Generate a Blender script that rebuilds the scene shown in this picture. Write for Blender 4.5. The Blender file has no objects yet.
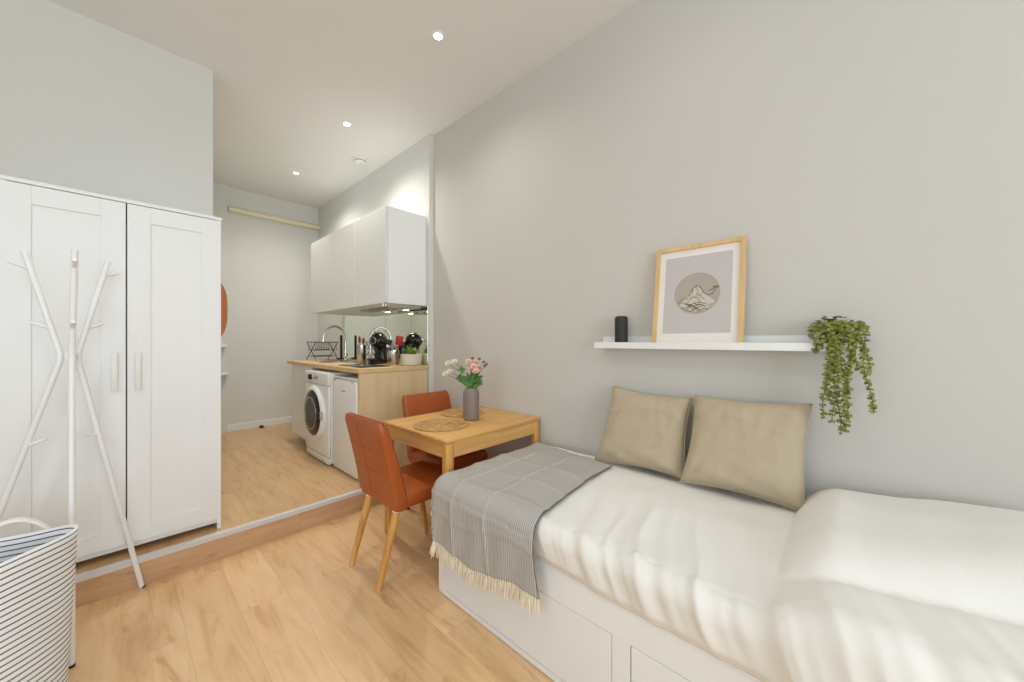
import bpy, bmesh, math, random
from mathutils import Vector, Matrix, noise

random.seed(7)
PI = math.pi
sc = bpy.context.scene
C = sc.collection

# ------------------------------------------------------------------ camera, world, light, exposure
FPX = 363.0
YAW = math.atan2(390, FPX)
cam_d = bpy.data.cameras.new('camera')
cam_d.sensor_width = 36.0
cam_d.lens = FPX / 1024 * 36.0
cam_d.clip_start = 0.02
cam = bpy.data.objects.new('camera', cam_d)
C.objects.link(cam)
cam.location = (0, 0, 1.27)
cam.rotation_euler = (PI / 2, 0, -YAW)
sc.camera = cam

sc.view_settings.view_transform = 'Standard'
sc.view_settings.look = 'None'
sc.view_settings.gamma = 1.0
sc.view_settings.use_curve_mapping = False
sc.view_settings.exposure = 0.10

w = bpy.data.worlds.new('world')
sc.world = w
w.use_nodes = True
w.node_tree.nodes['Background'].inputs[0].default_value = (0.75, 0.85, 1.0, 1)
w.node_tree.nodes['Background'].inputs[1].default_value = 0.6

cy = sc.cycles
cy.use_denoising = True
cy.max_bounces = 12
cy.diffuse_bounces = 8
cy.glossy_bounces = 5
cy.sample_clamp_indirect = 6.0


def area(name, loc, direction, sx, sy, power, color):
    l = bpy.data.lights.new(name, 'AREA')
    l.shape = 'RECTANGLE'
    l.size, l.size_y = sx, sy
    l.energy = power
    l.color = color
    o = bpy.data.objects.new(name, l)
    C.objects.link(o)
    o.location = loc
    o.rotation_euler = Vector(direction).to_track_quat('-Z', 'Y').to_euler()
    return o


# daylight entering through the two windows behind the photographer
area('daylight_back', (-0.3, -3.32, 1.75), (0, 1, 0.5), 2.3, 2.2, 92, (0.84, 0.93, 1.0))
area('daylight_left', (-2.12, 0.2, 1.75), (1, 0, 0.5), 1.5, 2.1, 25, (0.84, 0.93, 1.0))

# ------------------------------------------------------------------ constants of the room
PLAT = 0.143      # raised floor height
STEP_Y = 2.69     # riser plane
WALL_X = 1.985    # wall along the bed
KIT_X = 1.94      # furred kitchen wall
FAR_Y = 5.65
CEIL = 3.19
BACK_Y = -3.40
LEFT_X = -2.20
PART_Y = 3.31     # partition behind the wardrobe
PART_X = 0.44


# ------------------------------------------------------------------ materials
def lin(c):
    return tuple(((v / 255) / 12.92 if v / 255 <= 0.04045 else ((v / 255 + 0.055) / 1.055) ** 2.4) for v in c) + (1.0,)


def base_mat(name, rough=0.5, metal=0.0, spec=0.5):
    m = bpy.data.materials.new(name)
    m.use_nodes = True
    nt = m.node_tree
    b = nt.nodes['Principled BSDF']
    b.inputs['Roughness'].default_value = rough
    b.inputs['Metallic'].default_value = metal
    b.inputs['Specular IOR Level'].default_value = spec
    return m, nt, b


def N(nt, kind, **kw):
    n = nt.nodes.new(kind)
    for k, v in kw.items():
        if k.startswith('in_'):
            n.inputs[int(k[3:])].default_value = v
        else:
            setattr(n, k, v)
    return n


def mat_noise(name, rgb, rgb2=None, scale=8.0, rough=0.5, bump=0.0, bump_scale=60.0, metal=0.0, spec=0.5, stretch=(1, 1, 1), sheen=0.0, coord='Object'):
    """paint / plastic / leather: two tones mixed by noise and a small bump"""
    m, nt, b = base_mat(name, rough, metal, spec)
    rgb2 = rgb2 or tuple(max(0, c * 0.97) for c in rgb)
    tc = N(nt, 'ShaderNodeTexCoord')
    mp = N(nt, 'ShaderNodeMapping')
    mp.inputs['Scale'].default_value = stretch
    nt.links.new(tc.outputs[coord], mp.inputs[0])
    nz = N(nt, 'ShaderNodeTexNoise')
    nz.inputs['Scale'].default_value = scale
    nz.inputs['Detail'].default_value = 4
    nt.links.new(mp.outputs[0], nz.inputs['Vector'])
    mx = N(nt, 'ShaderNodeMix', data_type='RGBA')
    mx.inputs[6].default_value = lin(rgb)
    mx.inputs[7].default_value = lin(rgb2)
    nt.links.new(nz.outputs['Fac'], mx.inputs[0])
    nt.links.new(mx.outputs[2], b.inputs['Base Color'])
    if sheen:
        b.inputs['Sheen Weight'].default_value = sheen
    if bump:
        n2 = N(nt, 'ShaderNodeTexNoise')
        n2.inputs['Scale'].default_value = bump_scale
        n2.inputs['Detail'].default_value = 3
        nt.links.new(mp.outputs[0], n2.inputs['Vector'])
        bp = N(nt, 'ShaderNodeBump')
        bp.inputs['Strength'].default_value = bump
        bp.inputs['Distance'].default_value = 0.005
        nt.links.new(n2.outputs['Fac'], bp.inputs['Height'])
        nt.links.new(bp.outputs[0], b.inputs['Normal'])
    return m


def mat_wood(name, light, mid, dark, axis='X', rough=0.45, scale=1.0):
    """straight-grained wood, grain along one object axis"""
    m, nt, b = base_mat(name, rough)
    tc = N(nt, 'ShaderNodeTexCoord')
    mp = N(nt, 'ShaderNodeMapping')
    s = {'X': (1.2, 14, 14), 'Y': (14, 1.2, 14), 'Z': (14, 14, 1.2)}[axis]
    mp.inputs['Scale'].default_value = tuple(v * scale for v in s)
    nt.links.new(tc.outputs['Object'], mp.inputs[0])
    nz = N(nt, 'ShaderNodeTexNoise')
    nz.inputs['Scale'].default_value = 2.2
    nz.inputs['Detail'].default_value = 6
    nz.inputs['Distortion'].default_value = 0.6
    nt.links.new(mp.outputs[0], nz.inputs['Vector'])
    cr = N(nt, 'ShaderNodeValToRGB')
    cr.color_ramp.elements[0].position = 0.25
    cr.color_ramp.elements[0].color = lin(dark)
    cr.color_ramp.elements[1].position = 0.75
    cr.color_ramp.elements[1].color = lin(light)
    e = cr.color_ramp.elements.new(0.5)
    e.color = lin(mid)
    nt.links.new(nz.outputs['Fac'], cr.inputs[0])
    nt.links.new(cr.outputs[0], b.inputs['Base Color'])
    return m


def mat_planks(name, tones, length=1.28, width=0.19, along='Y', rough=0.33):
    """laminate planks: brick layout, grain, knots, colour change per board"""
    m, nt, b = base_mat(name, rough)
    tc = N(nt, 'ShaderNodeTexCoord')
    sp = N(nt, 'ShaderNodeSeparateXYZ')
    nt.links.new(tc.outputs['Object'], sp.inputs[0])
    cb = N(nt, 'ShaderNodeCombineXYZ')
    a, c = ('Y', 'X') if along == 'Y' else ('X', 'Z')
    nt.links.new(sp.outputs[a], cb.inputs[0])
    nt.links.new(sp.outputs[c], cb.inputs[1])
    br = N(nt, 'ShaderNodeTexBrick')
    br.offset = 0.37
    br.inputs['Scale'].default_value = 1.0
    br.inputs['Brick Width'].default_value = length
    br.inputs['Row Height'].default_value = width
    br.inputs['Mortar Size'].default_value = 0.0012
    br.inputs['Mortar Smooth'].default_value = 0.3
    br.inputs['Bias'].default_value = 0.0
    br.inputs['Color1'].default_value = (0, 0, 0, 1)
    br.inputs['Color2'].default_value = (1, 1, 1, 1)
    br.inputs['Mortar'].default_value = (0.5, 0.5, 0.5, 1)
    nt.links.new(cb.outputs[0], br.inputs['Vector'])
    # per-board offset of the grain
    off = N(nt, 'ShaderNodeVectorMath', operation='MULTIPLY_ADD')
    off.inputs[1].default_value = (7, 3, 5)
    nt.links.new(br.outputs['Color'], off.inputs[0])
    nt.links.new(cb.outputs[0], off.inputs[2])
    mp = N(nt, 'ShaderNodeMapping')
    mp.inputs['Scale'].default_value = (1.3, 9, 1)
    nt.links.new(off.outputs[0], mp.inputs[0])
    nz = N(nt, 'ShaderNodeTexNoise')
    nz.inputs['Scale'].default_value = 1.6
    nz.inputs['Detail'].default_value = 7
    nz.inputs['Roughness'].default_value = 0.55
    nz.inputs['Distortion'].default_value = 1.1
    nt.links.new(mp.outputs[0], nz.inputs['Vector'])
    cr = N(nt, 'ShaderNodeValToRGB')
    el = cr.color_ramp.elements
    el[0].position, el[0].color = 0.28, lin(tones[0])
    el[1].position, el[1].color = 0.72, lin(tones[2])
    e = el.new(0.46)
    e.color = lin(tones[1])
    nt.links.new(nz.outputs['Fac'], cr.inputs[0])
    # board to board tone
    mx = N(nt, 'ShaderNodeMix', data_type='RGBA', blend_type='MULTIPLY')
    mx.inputs[0].default_value = 0.10
    nt.links.new(cr.outputs[0], mx.inputs[6])
    nt.links.new(br.outputs['Color'], mx.inputs[7])
    # knots
    mp2 = N(nt, 'ShaderNodeMapping')
    mp2.inputs['Scale'].default_value = (1.7, 5.0, 1)
    nt.links.new(off.outputs[0], mp2.inputs[0])
    n2 = N(nt, 'ShaderNodeTexNoise')
    n2.inputs['Scale'].default_value = 1.7
    n2.inputs['Detail'].default_value = 3
    n2.inputs['Distortion'].default_value = 2.0
    nt.links.new(mp2.outputs[0], n2.inputs['Vector'])
    kr = N(nt, 'ShaderNodeValToRGB')
    kr.color_ramp.elements[0].position = 0.615
    kr.color_ramp.elements[0].color = (0, 0, 0, 1)
    kr.color_ramp.elements[1].position = 0.80
    kr.color_ramp.elements[1].color = (1, 1, 1, 1)
    nt.links.new(n2.outputs['Fac'], kr.inputs[0])
    mk = N(nt, 'ShaderNodeMix', data_type='RGBA')
    mk.inputs[7].default_value = lin(tones[3])
    sc_ = N(nt, 'ShaderNodeMath', operation='MULTIPLY')
    sc_.inputs[1].default_value = 0.75
    nt.links.new(kr.outputs[0], sc_.inputs[0])
    nt.links.new(sc_.outputs[0], mk.inputs[0])
    nt.links.new(mx.outputs[2], mk.inputs[6])
    # seams
    ms = N(nt, 'ShaderNodeMix', data_type='RGBA')
    ms.inputs[7].default_value = lin(tones[4])
    s2 = N(nt, 'ShaderNodeMath', operation='MULTIPLY')
    s2.inputs[1].default_value = 0.6
    nt.links.new(br.outputs['Fac'], s2.inputs[0])
    nt.links.new(s2.outputs[0], ms.inputs[0])
    nt.links.new(mk.outputs[2], ms.inputs[6])
    nt.links.new(ms.outputs[2], b.inputs['Base Color'])
    return m


def mat_stripes(name, c1, c2, period, duty, axis=0, rough=0.85, wobble=0.0, bump=0.0):
    """stripes across a UV axis (UV laid out in metres)"""
    m, nt, b = base_mat(name, rough, spec=0.2)
    uv = N(nt, 'ShaderNodeUVMap')
    sp = N(nt, 'ShaderNodeSeparateXYZ')
    nt.links.new(uv.outputs[0], sp.inputs[0])
    src = sp.outputs[axis]
    if wobble:
        nz = N(nt, 'ShaderNodeTexNoise')
        nz.inputs['Scale'].default_value = 6
        nt.links.new(uv.outputs[0], nz.inputs['Vector'])
        ma = N(nt, 'ShaderNodeMath', operation='MULTIPLY_ADD')
        ma.inputs[1].default_value = wobble
        nt.links.new(nz.outputs['Fac'], ma.inputs[0])
        nt.links.new(src, ma.inputs[2])
        src = ma.outputs[0]
    dv = N(nt, 'ShaderNodeMath', operation='DIVIDE')
    dv.inputs[1].default_value = period
    nt.links.new(src, dv.inputs[0])
    fr = N(nt, 'ShaderNodeMath', operation='FRACT')
    nt.links.new(dv.outputs[0], fr.inputs[0])
    lt = N(nt, 'ShaderNodeMath', operation='LESS_THAN')
    lt.inputs[1].default_value = duty
    nt.links.new(fr.outputs[0], lt.inputs[0])
    mx = N(nt, 'ShaderNodeMix', data_type='RGBA')
    mx.inputs[6].default_value = lin(c1)
    mx.inputs[7].default_value = lin(c2)
    nt.links.new(lt.outputs[0], mx.inputs[0])
    nt.links.new(mx.outputs[2], b.inputs['Base Color'])
    return m


def mat_glow(name, rgb, strength):
    m, nt, b = base_mat(name, 0.4)
    b.inputs['Base Color'].default_value = lin(rgb)
    b.inputs['Emission Color'].default_value = lin(rgb)
    b.inputs['Emission Strength'].default_value = strength
    return m


M = {}
M['wall'] = mat_noise('wall_paint', (218, 219, 215), (215, 216, 212), 3, 0.9, 0.05, 180, spec=0.2)
M['wall_dimmed'] = mat_noise('wall_paint_dimmed', (203, 201, 195), (200, 198, 192), 2, 0.9, 0.05, 180, spec=0.2)  # same paint as the other walls, dimmer warm light put into the colour
M['ceiling'] = mat_noise('ceiling_paint', (230, 230, 228), (227, 227, 225), 3, 0.9, 0.04, 200, spec=0.2)
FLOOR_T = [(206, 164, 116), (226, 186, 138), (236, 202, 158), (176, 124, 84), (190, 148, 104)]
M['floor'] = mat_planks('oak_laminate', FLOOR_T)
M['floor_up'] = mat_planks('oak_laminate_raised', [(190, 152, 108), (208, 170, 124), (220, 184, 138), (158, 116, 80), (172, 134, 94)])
M['riser'] = mat_planks('oak_laminate_riser', [(190, 150, 112), (206, 166, 128), (216, 178, 142), (146, 108, 82), (170, 130, 98)], along='X', width=0.4)
M['alu'] = mat_noise('brushed_aluminium', (214, 214, 212), (204, 204, 202), 40, 0.45)
M['white'] = mat_noise('white_lacquer', (232, 233, 232), (229, 230, 229), 3, 0.32, 0.02, 120)
M['white_foil'] = mat_noise('white_foil_furniture', (235, 238, 239), (232, 235, 236), 3, 0.4, 0.02, 120)
M['white_gloss'] = mat_noise('white_gloss_front', (226, 228, 226), (222, 225, 222), 3, 0.18)
M['white_metal'] = mat_noise('white_powder_coat', (238, 241, 243), (233, 236, 238), 8, 0.35)
M['dark'] = mat_noise('dark_shadow_gap', (30, 30, 30), (22, 22, 22), 8, 0.8)
M['black'] = mat_noise('black_plastic', (20, 19, 19), (28, 27, 26), 8, 0.22)
M['black_matt'] = mat_noise('black_matt', (24, 24, 25), (32, 32, 32), 12, 0.55)
M['glass_dark'] = mat_noise('dark_door_glass', (22, 22, 28), (34, 30, 40), 4, 0.05)
M['steel'] = mat_noise('stainless_steel', (205, 200, 192), (188, 184, 176), 20, 0.22, metal=1.0, stretch=(1, 1, 12))
M['chrome'] = mat_noise('chrome', (220, 220, 220), (212, 212, 212), 8, 0.08, metal=1.0)
M['mirror'] = mat_noise('mirror_glass', (238, 246, 238), (236, 244, 236), 2, 0.01, metal=1.0)
M['leather'] = mat_noise('tan_orange_leather', (172, 88, 34), (158, 75, 26), 5, 0.38, 0.25, 90)
M['leather_seam'] = mat_noise('leather_stitching', (158, 74, 32), (148, 66, 28), 20, 0.6)
M['oak_leg'] = mat_wood('oak_leg', (222, 172, 98), (208, 154, 82), (184, 128, 62), 'Z')
M['shaded_leg'] = mat_wood('oak_leg_red_shade', (150, 62, 44), (134, 48, 34), (110, 36, 28), 'Z')  # oak legs with the reddish shade under the table put into the colour
M['oak_table'] = mat_wood('oak_veneer_table', (226, 180, 112), (214, 166, 98), (196, 146, 80), 'X')
M['oak_table_y'] = mat_wood('oak_veneer_apron', (222, 174, 106), (208, 160, 94), (190, 140, 76), 'Y')
M['oak_frame'] = mat_wood('light_oak_frame', (226, 192, 140), (216, 180, 126), (200, 162, 106), 'Z')
M['birch'] = mat_wood('birch_worktop', (224, 196, 152), (214, 184, 138), (200, 168, 120), 'Y', scale=0.6)
M['birch_z'] = mat_wood('birch_panel', (226, 204, 166), (220, 196, 156), (210, 184, 142), 'Z', scale=0.5)
M['duvet'] = mat_noise('white_cotton', (230, 228, 223), (226, 224, 219), 6, 0.9, 0.06, 60, spec=0.1, sheen=0.2)
M['mattress'] = mat_noise('mattress_ticking', (232, 231, 227), (226, 225, 221), 12, 0.9, 0.1, 90, spec=0.1)
M['cushion'] = mat_noise('beige_linen', (186, 172, 148), (176, 161, 136), 9, 0.9, 0.12, 220, spec=0.1, sheen=0.15)
M['throw'] = mat_stripes('grey_striped_cotton', (190, 186, 180), (150, 147, 145), 0.009, 0.42, 0)
M['throw_trim'] = mat_noise('dark_throw_edge', (116, 114, 112), (98, 96, 95), 60, 0.9, spec=0.1)
M['fringe'] = mat_noise('cream_cotton_fringe', (232, 222, 202), (222, 210, 186), 30, 0.9, spec=0.1)
M['basket'] = mat_stripes('white_basket_thin_black_stripes', (234, 236, 238), (84, 88, 94), 0.0178, 0.24, 1, wobble=0.006)
M['strap'] = mat_noise('white_cotton_strap', (236, 236, 234), (228, 228, 226), 40, 0.85, 0.1, 200, spec=0.1)
M['paper'] = mat_noise('white_mat_board', (232, 228, 222), (229, 225, 219), 6, 0.8, spec=0.1)
M['print'] = mat_noise('pale_grey_print', (196, 191, 190), (192, 187, 186), 4, 0.8, spec=0.1)
M['print_disc'] = mat_noise('beige_grey_disc_print', (178, 169, 158), (170, 161, 150), 14, 0.8, spec=0.1)
M['print_pale'] = mat_noise('cream_ink_print', (204, 197, 186), (196, 188, 176), 20, 0.8, spec=0.1)
M['ink'] = mat_noise('brown_ink', (98, 86, 76), (120, 106, 94), 60, 0.8, spec=0.1)
M['jute'] = mat_noise('woven_jute', (228, 190, 130), (132, 88, 46), 26, 0.85, 0.6, 140, spec=0.1)
M['vase'] = mat_noise('taupe_ceramic', (136, 124, 118), (126, 114, 108), 10, 0.45, 0.05, 60)
M['petal_white'] = mat_noise('cream_petal', (242, 234, 214), (232, 222, 196), 30, 0.7)
M['petal_pink'] = mat_noise('blush_petal', (236, 200, 184), (242, 216, 200), 40, 0.7)
M['petal_mauve'] = mat_noise('mauve_bud', (150, 106, 110), (126, 86, 92), 40, 0.7)
M['leaf'] = mat_noise('green_leaf', (88, 138, 56), (54, 102, 36), 20, 0.5)
M['leaf_fresh'] = mat_noise('fresh_green_leaf', (96, 146, 44), (130, 170, 60), 20, 0.5)
M['leaf_trail'] = mat_noise('yellow_green_leaf', (146, 150, 66), (100, 110, 42), 18, 0.55)
M['stem'] = mat_noise('olive_stem', (104, 110, 56), (88, 92, 48), 20, 0.6)
M['navy'] = mat_noise('dark_navy_pot', (40, 40, 58), (32, 32, 48), 10, 0.4)
M['pot_white'] = mat_noise('off_white_ceramic', (222, 212, 194), (214, 203, 184), 8, 0.5, 0.05, 50)
M['soil'] = mat_noise('potting_soil', (60, 46, 34), (40, 30, 22), 60, 0.95, 0.4, 90)
M['wood_utensil'] = mat_wood('wooden_utensil', (170, 104, 58), (148, 84, 44), (118, 62, 30), 'Z')
M['red_plastic'] = mat_noise('red_plastic', (176, 34, 22), (160, 26, 18), 10, 0.35)
M['cream_pipe'] = mat_noise('cream_pipe_paint', (232, 226, 194), (226, 219, 186), 6, 0.5)
M['copper_wood'] = mat_wood('orange_brown_wood', (196, 126, 66), (180, 108, 52), (156, 88, 40), 'Z')
M['speaker'] = mat_noise('charcoal_speaker_cloth', (46, 44, 38), (34, 33, 29), 120, 0.6, 0.3, 300)
M['badge'] = mat_noise('grey_badge', (150, 150, 150), (140, 140, 140), 20, 0.4)
M['gum'] = mat_noise('dark_rubber', (40, 36, 34), (30, 28, 26), 20, 0.7)
M['grout_grey'] = mat_noise('grey_plastic', (176, 180, 182), (168, 172, 174), 10, 0.4)
M['lamp_lens'] = mat_glow('lamp_lens', (255, 246, 228), 22)
M['hood_lens'] = mat_glow('hood_lens', (255, 226, 170), 16)


# ------------------------------------------------------------------ mesh helpers
def new():
    return bmesh.new()


def box(bm, lo, hi, bevel=0.0, seg=2):
    r = bmesh.ops.create_cube(bm, size=1.0)
    vs = r['verts']
    for v in vs:
        for k in range(3):
            v.co[k] = lo[k] if v.co[k] < 0 else hi[k]
    if bevel:
        es = list({e for v in vs for e in v.link_edges})
        bmesh.ops.bevel(bm, geom=es, offset=bevel, segments=seg, affect='EDGES', profile=0.5)
    return bm


def frame_of(d):
    d = d.normalized()
    up = Vector((0, 0, 1)) if abs(d.z) < 0.95 else Vector((1, 0, 0))
    a = d.cross(up).normalized()
    return a, a.cross(d).normalized()


def tube(bm, pts, rad, n=10, cap=True):
    """round tube along points; rad a number or one per point"""
    pts = [Vector(p) for p in pts]
    if not hasattr(rad, '__len__'):
        rad = [rad] * len(pts)
    rings = []
    a = None
    for i, p in enumerate(pts):
        d = (pts[min(i + 1, len(pts) - 1)] - pts[max(i - 1, 0)])
        if a is None:
            a, b = frame_of(d)
        else:
            d = d.normalized()
            a = (a - d * a.dot(d)).normalized()
            b = a.cross(d).normalized()
        rings.append([bm.verts.new(p + (a * math.cos(2 * PI * k / n) + b * math.sin(2 * PI * k / n)) * rad[i]) for k in range(n)])
    for i in range(len(rings) - 1):
        for k in range(n):
            bm.faces.new((rings[i][k], rings[i][(k + 1) % n], rings[i + 1][(k + 1) % n], rings[i + 1][k]))
    if cap:
        bm.faces.new(list(reversed(rings[0])))
        bm.faces.new(rings[-1])
    return bm


def lathe(bm, prof, n=32, c=(0, 0, 0), axis='Z', cap0=True, cap1=True, uv=False, sx=1.0, sy=1.0):
    """profile of (radius, height) turned about an axis through c"""
    c = Vector(c)
    rings = []
    for r, h in prof:
        ring = []
        for k in range(n):
            t = 2 * PI * k / n
            x, y = r * math.cos(t) * sx, r * math.sin(t) * sy
            co = {'Z': Vector((x, y, h)), 'X': Vector((h, x, y)), 'Y': Vector((x, h, y))}[axis]
            ring.append(bm.verts.new(c + co))
        rings.append(ring)
    for i in range(len(rings) - 1):
        for k in range(n):
            bm.faces.new((rings[i][k], rings[i][(k + 1) % n], rings[i + 1][(k + 1) % n], rings[i + 1][k]))
    if cap0 and prof[0][0] > 1e-6:
        bm.faces.new(list(reversed(rings[0])))
    if cap1 and prof[-1][0] > 1e-6:
        bm.faces.new(rings[-1])
    return bm


def grid(bm, nu, nv, fn, uvfn=None):
    """sheet of nu x nv cells, fn(i/nu, j/nv) -> point"""
    vs = [[bm.verts.new(fn(i / nu, j / nv)) for j in range(nv + 1)] for i in range(nu + 1)]
    layer = bm.loops.layers.uv.verify() if uvfn else None
    for i in range(nu):
        for j in range(nv):
            f = bm.faces.new((vs[i][j], vs[i + 1][j], vs[i + 1][j + 1], vs[i][j + 1]))
            if layer:
                for l, (a, b) in zip(f.loops, ((i, j), (i + 1, j), (i + 1, j + 1), (i, j + 1))):
                    l[layer].uv = uvfn(a / nu, b / nv)
    return vs


def quadstrip(bm, pts, width, normal, thick=0.0006):
    """thin ribbon of ink following points in a plane"""
    nrm = Vector(normal).normalized()
    prev = None
    for i, p in enumerate(pts):
        p = Vector(p)
        d = Vector(pts[min(i + 1, len(pts) - 1)]) - Vector(pts[max(i - 1, 0)])
        s = d.normalized().cross(nrm) * width * 0.5
        a, b = bm.verts.new(p + s + nrm * thick), bm.verts.new(p - s + nrm * thick)
        if prev:
            bm.faces.new((prev[0], prev[1], b, a))
        prev = (a, b)


def obj(name, bm, mat, parent=None, smooth=True, loc=None, recalc=True, angle=40):
    if recalc:
        bmesh.ops.recalc_face_normals(bm, faces=bm.faces)
    me = bpy.data.meshes.new(name)
    bm.to_mesh(me)
    bm.free()
    me.materials.append(M[mat] if isinstance(mat, str) else mat)
    if smooth:
        me.polygons.foreach_set('use_smooth', [True] * len(me.polygons))
        try:
            me.set_sharp_from_angle(angle=math.radians(angle))
        except Exception:
            pass
    o = bpy.data.objects.new(name, me)
    C.objects.link(o)
    if parent:
        o.parent = parent
    if loc:
        o.location = loc
    return o


def solid(o, t, offset=-1):
    md = o.modifiers.new('thickness', 'SOLIDIFY')
    md.thickness = t
    md.offset = offset
    return o


def subsurf(o, n=1):
    md = o.modifiers.new('smooth', 'SUBSURF')
    md.levels = md.render_levels = n
    return o


def tag(o, label, cat, group=None):
    o['label'] = label
    o['category'] = cat
    if group:
        o['group'] = group
    return o


def thing(name, label, cat, loc=(0, 0, 0), rz=0.0, group=None):
    o = bpy.data.objects.new(name, None)
    C.objects.link(o)
    o.empty_display_size = 0.05
    o.location = loc
    o.rotation_euler = (0, 0, rz)
    return tag(o, label, cat, group)


def struct(name, bm, mat, **kw):
    o = obj(name, bm, mat, **kw)
    o['kind'] = 'structure'
    return o


def children_of(o):
    return [c for c in bpy.data.objects if c.parent == o]


def copy_tree(o, parent=None):
    c = o.copy()
    C.objects.link(c)
    if parent:
        c.parent = parent
    for ch in children_of(o):
        if ch.name != c.name:
            copy_tree(ch, c)
    return c


def sbox(name, lo, hi, mat, bevel=0.0):
    return struct(name, box(new(), lo, hi, bevel), mat, smooth=False)


# ------------------------------------------------------------------ the room
T = 0.12
sbox('floor', (LEFT_X - T, BACK_Y - T, -0.1), (WALL_X + T, STEP_Y, 0), 'floor')
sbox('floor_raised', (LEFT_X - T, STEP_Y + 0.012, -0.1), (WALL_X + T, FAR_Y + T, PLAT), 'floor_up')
sbox('trim_1', (LEFT_X, STEP_Y, 0.0), (WALL_X, STEP_Y + 0.012, PLAT - 0.006), 'riser')          # step riser
nb = new()
box(nb, (LEFT_X, STEP_Y - 0.004, PLAT - 0.022), (WALL_X, STEP_Y, PLAT + 0.0035))
box(nb, (LEFT_X, STEP_Y, PLAT - 0.002), (WALL_X, STEP_Y + 0.034, PLAT + 0.0035))
struct('trim_2', nb, 'alu', smooth=False)                                                       # aluminium nosing
sbox('ceiling', (LEFT_X - T, BACK_Y - T, CEIL), (WALL_X + T, FAR_Y + T, CEIL + 0.1), 'ceiling')
sbox('wall_right', (WALL_X, BACK_Y - T, 0), (WALL_X + T, FAR_Y, CEIL), 'wall_dimmed')
sbox('wall_kitchen', (KIT_X, 2.852, PLAT), (WALL_X, FAR_Y, CEIL), 'wall')
sbox('wall_far', (PART_X, FAR_Y, PLAT), (WALL_X + T, FAR_Y + T, CEIL), 'wall')
sbox('wall_pilaster', (PART_X, FAR_Y - 0.035, PLAT), (0.888, FAR_Y, CEIL), 'wall')
wp = new()
box(wp, (LEFT_X - T, PART_Y, PLAT), (PART_X, PART_Y + 0.10, CEIL))
box(wp, (PART_X - 0.10, PART_Y + 0.10, PLAT), (PART_X, FAR_Y, CEIL))
struct('wall_partition', wp, 'wall', smooth=False)
# left wall with a tall window
lw = new()
for lo, hi in (((LEFT_X - T, BACK_Y - T, 0), (LEFT_X, -0.60, CEIL)), ((LEFT_X - T, 1.0, 0), (LEFT_X, PART_Y, CEIL)),
               ((LEFT_X - T, -0.60, 0), (LEFT_X, 1.0, 0.65)), ((LEFT_X - T, -0.60, 2.85), (LEFT_X, 1.0, CEIL))):
    box(lw, lo, hi)
struct('wall_left', lw, 'wall', smooth=False)
bw = new()
for lo, hi in (((LEFT_X, BACK_Y - T, 0), (-1.55, BACK_Y, CEIL)), ((0.95, BACK_Y - T, 0), (WALL_X, BACK_Y, CEIL)),
               ((-1.55, BACK_Y - T, 0), (0.95, BACK_Y, 0.65)), ((-1.55, BACK_Y - T, 2.85), (0.95, BACK_Y, CEIL))):
    box(bw, lo, hi)
struct('wall_back', bw, 'wall', smooth=False)


def window(name, lo, hi, axis):
    """white casement frame with two leaves in a wall opening"""
    b = new()
    a0, a1, z0, z1, d0, d1 = lo[0], hi[0], lo[1], hi[1], lo[2], hi[2]
    f = 0.06
    bars = [(a0, a0 + f, z0, z1), (a1 - f, a1, z0, z1), (a0, a1, z0, z0 + f), (a0, a1, z1 - f, z1),
            ((a0 + a1) / 2 - 0.05, (a0 + a1) / 2 + 0.05, z0, z1), (a0, a1, z1 - 0.62, z1 - 0.56)]
    for p, q, r, s in bars:
        if axis == 'X':
            box(b, (p, d0, r), (q, d1, s))
        else:
            box(b, (d0, p, r), (d1, q, s))
    return struct(name, b, 'white', smooth=False)


window('window_1', (-1.55, 0.65, BACK_Y - 0.10), (0.95, 2.85, BACK_Y - 0.05), 'X')
window('window_2', (-0.60, 0.65, LEFT_X - 0.10), (1.0, 2.85, LEFT_X - 0.05), 'Y')
bb = new()
box(bb, (0.888, FAR_Y - 0.012, PLAT), (KIT_X, FAR_Y, PLAT + 0.085), 0.003)
struct('baseboard_far', bb, 'white', smooth=False)
bb = new()
box(bb, (WALL_X - 0.012, BACK_Y, 0), (WALL_X, STEP_Y - 0.01, 0.075), 0.003)
struct('baseboard_right', bb, 'white', smooth=False)

# cream pipe along the far wall under the ceiling
pb = new()
tube(pb, [(0.895, FAR_Y - 0.034, 2.905), (KIT_X - 0.002, FAR_Y - 0.034, 2.905)], 0.034, 16)
pipe = tag(obj('pipe', pb, 'cream_pipe'), 'cream painted horizontal pipe high on the far kitchen wall', 'pipe')
for x in (1.15, 1.7):
    cb_ = new()
    tube(cb_, [(x - 0.012, FAR_Y - 0.034, 2.905), (x + 0.012, FAR_Y - 0.034, 2.905)], 0.038, 16)
    box(cb_, (x - 0.008, FAR_Y - 0.02, 2.89), (x + 0.008, FAR_Y, 2.92))
    obj('pipe_clip', cb_, 'cream_pipe', pipe)

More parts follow.
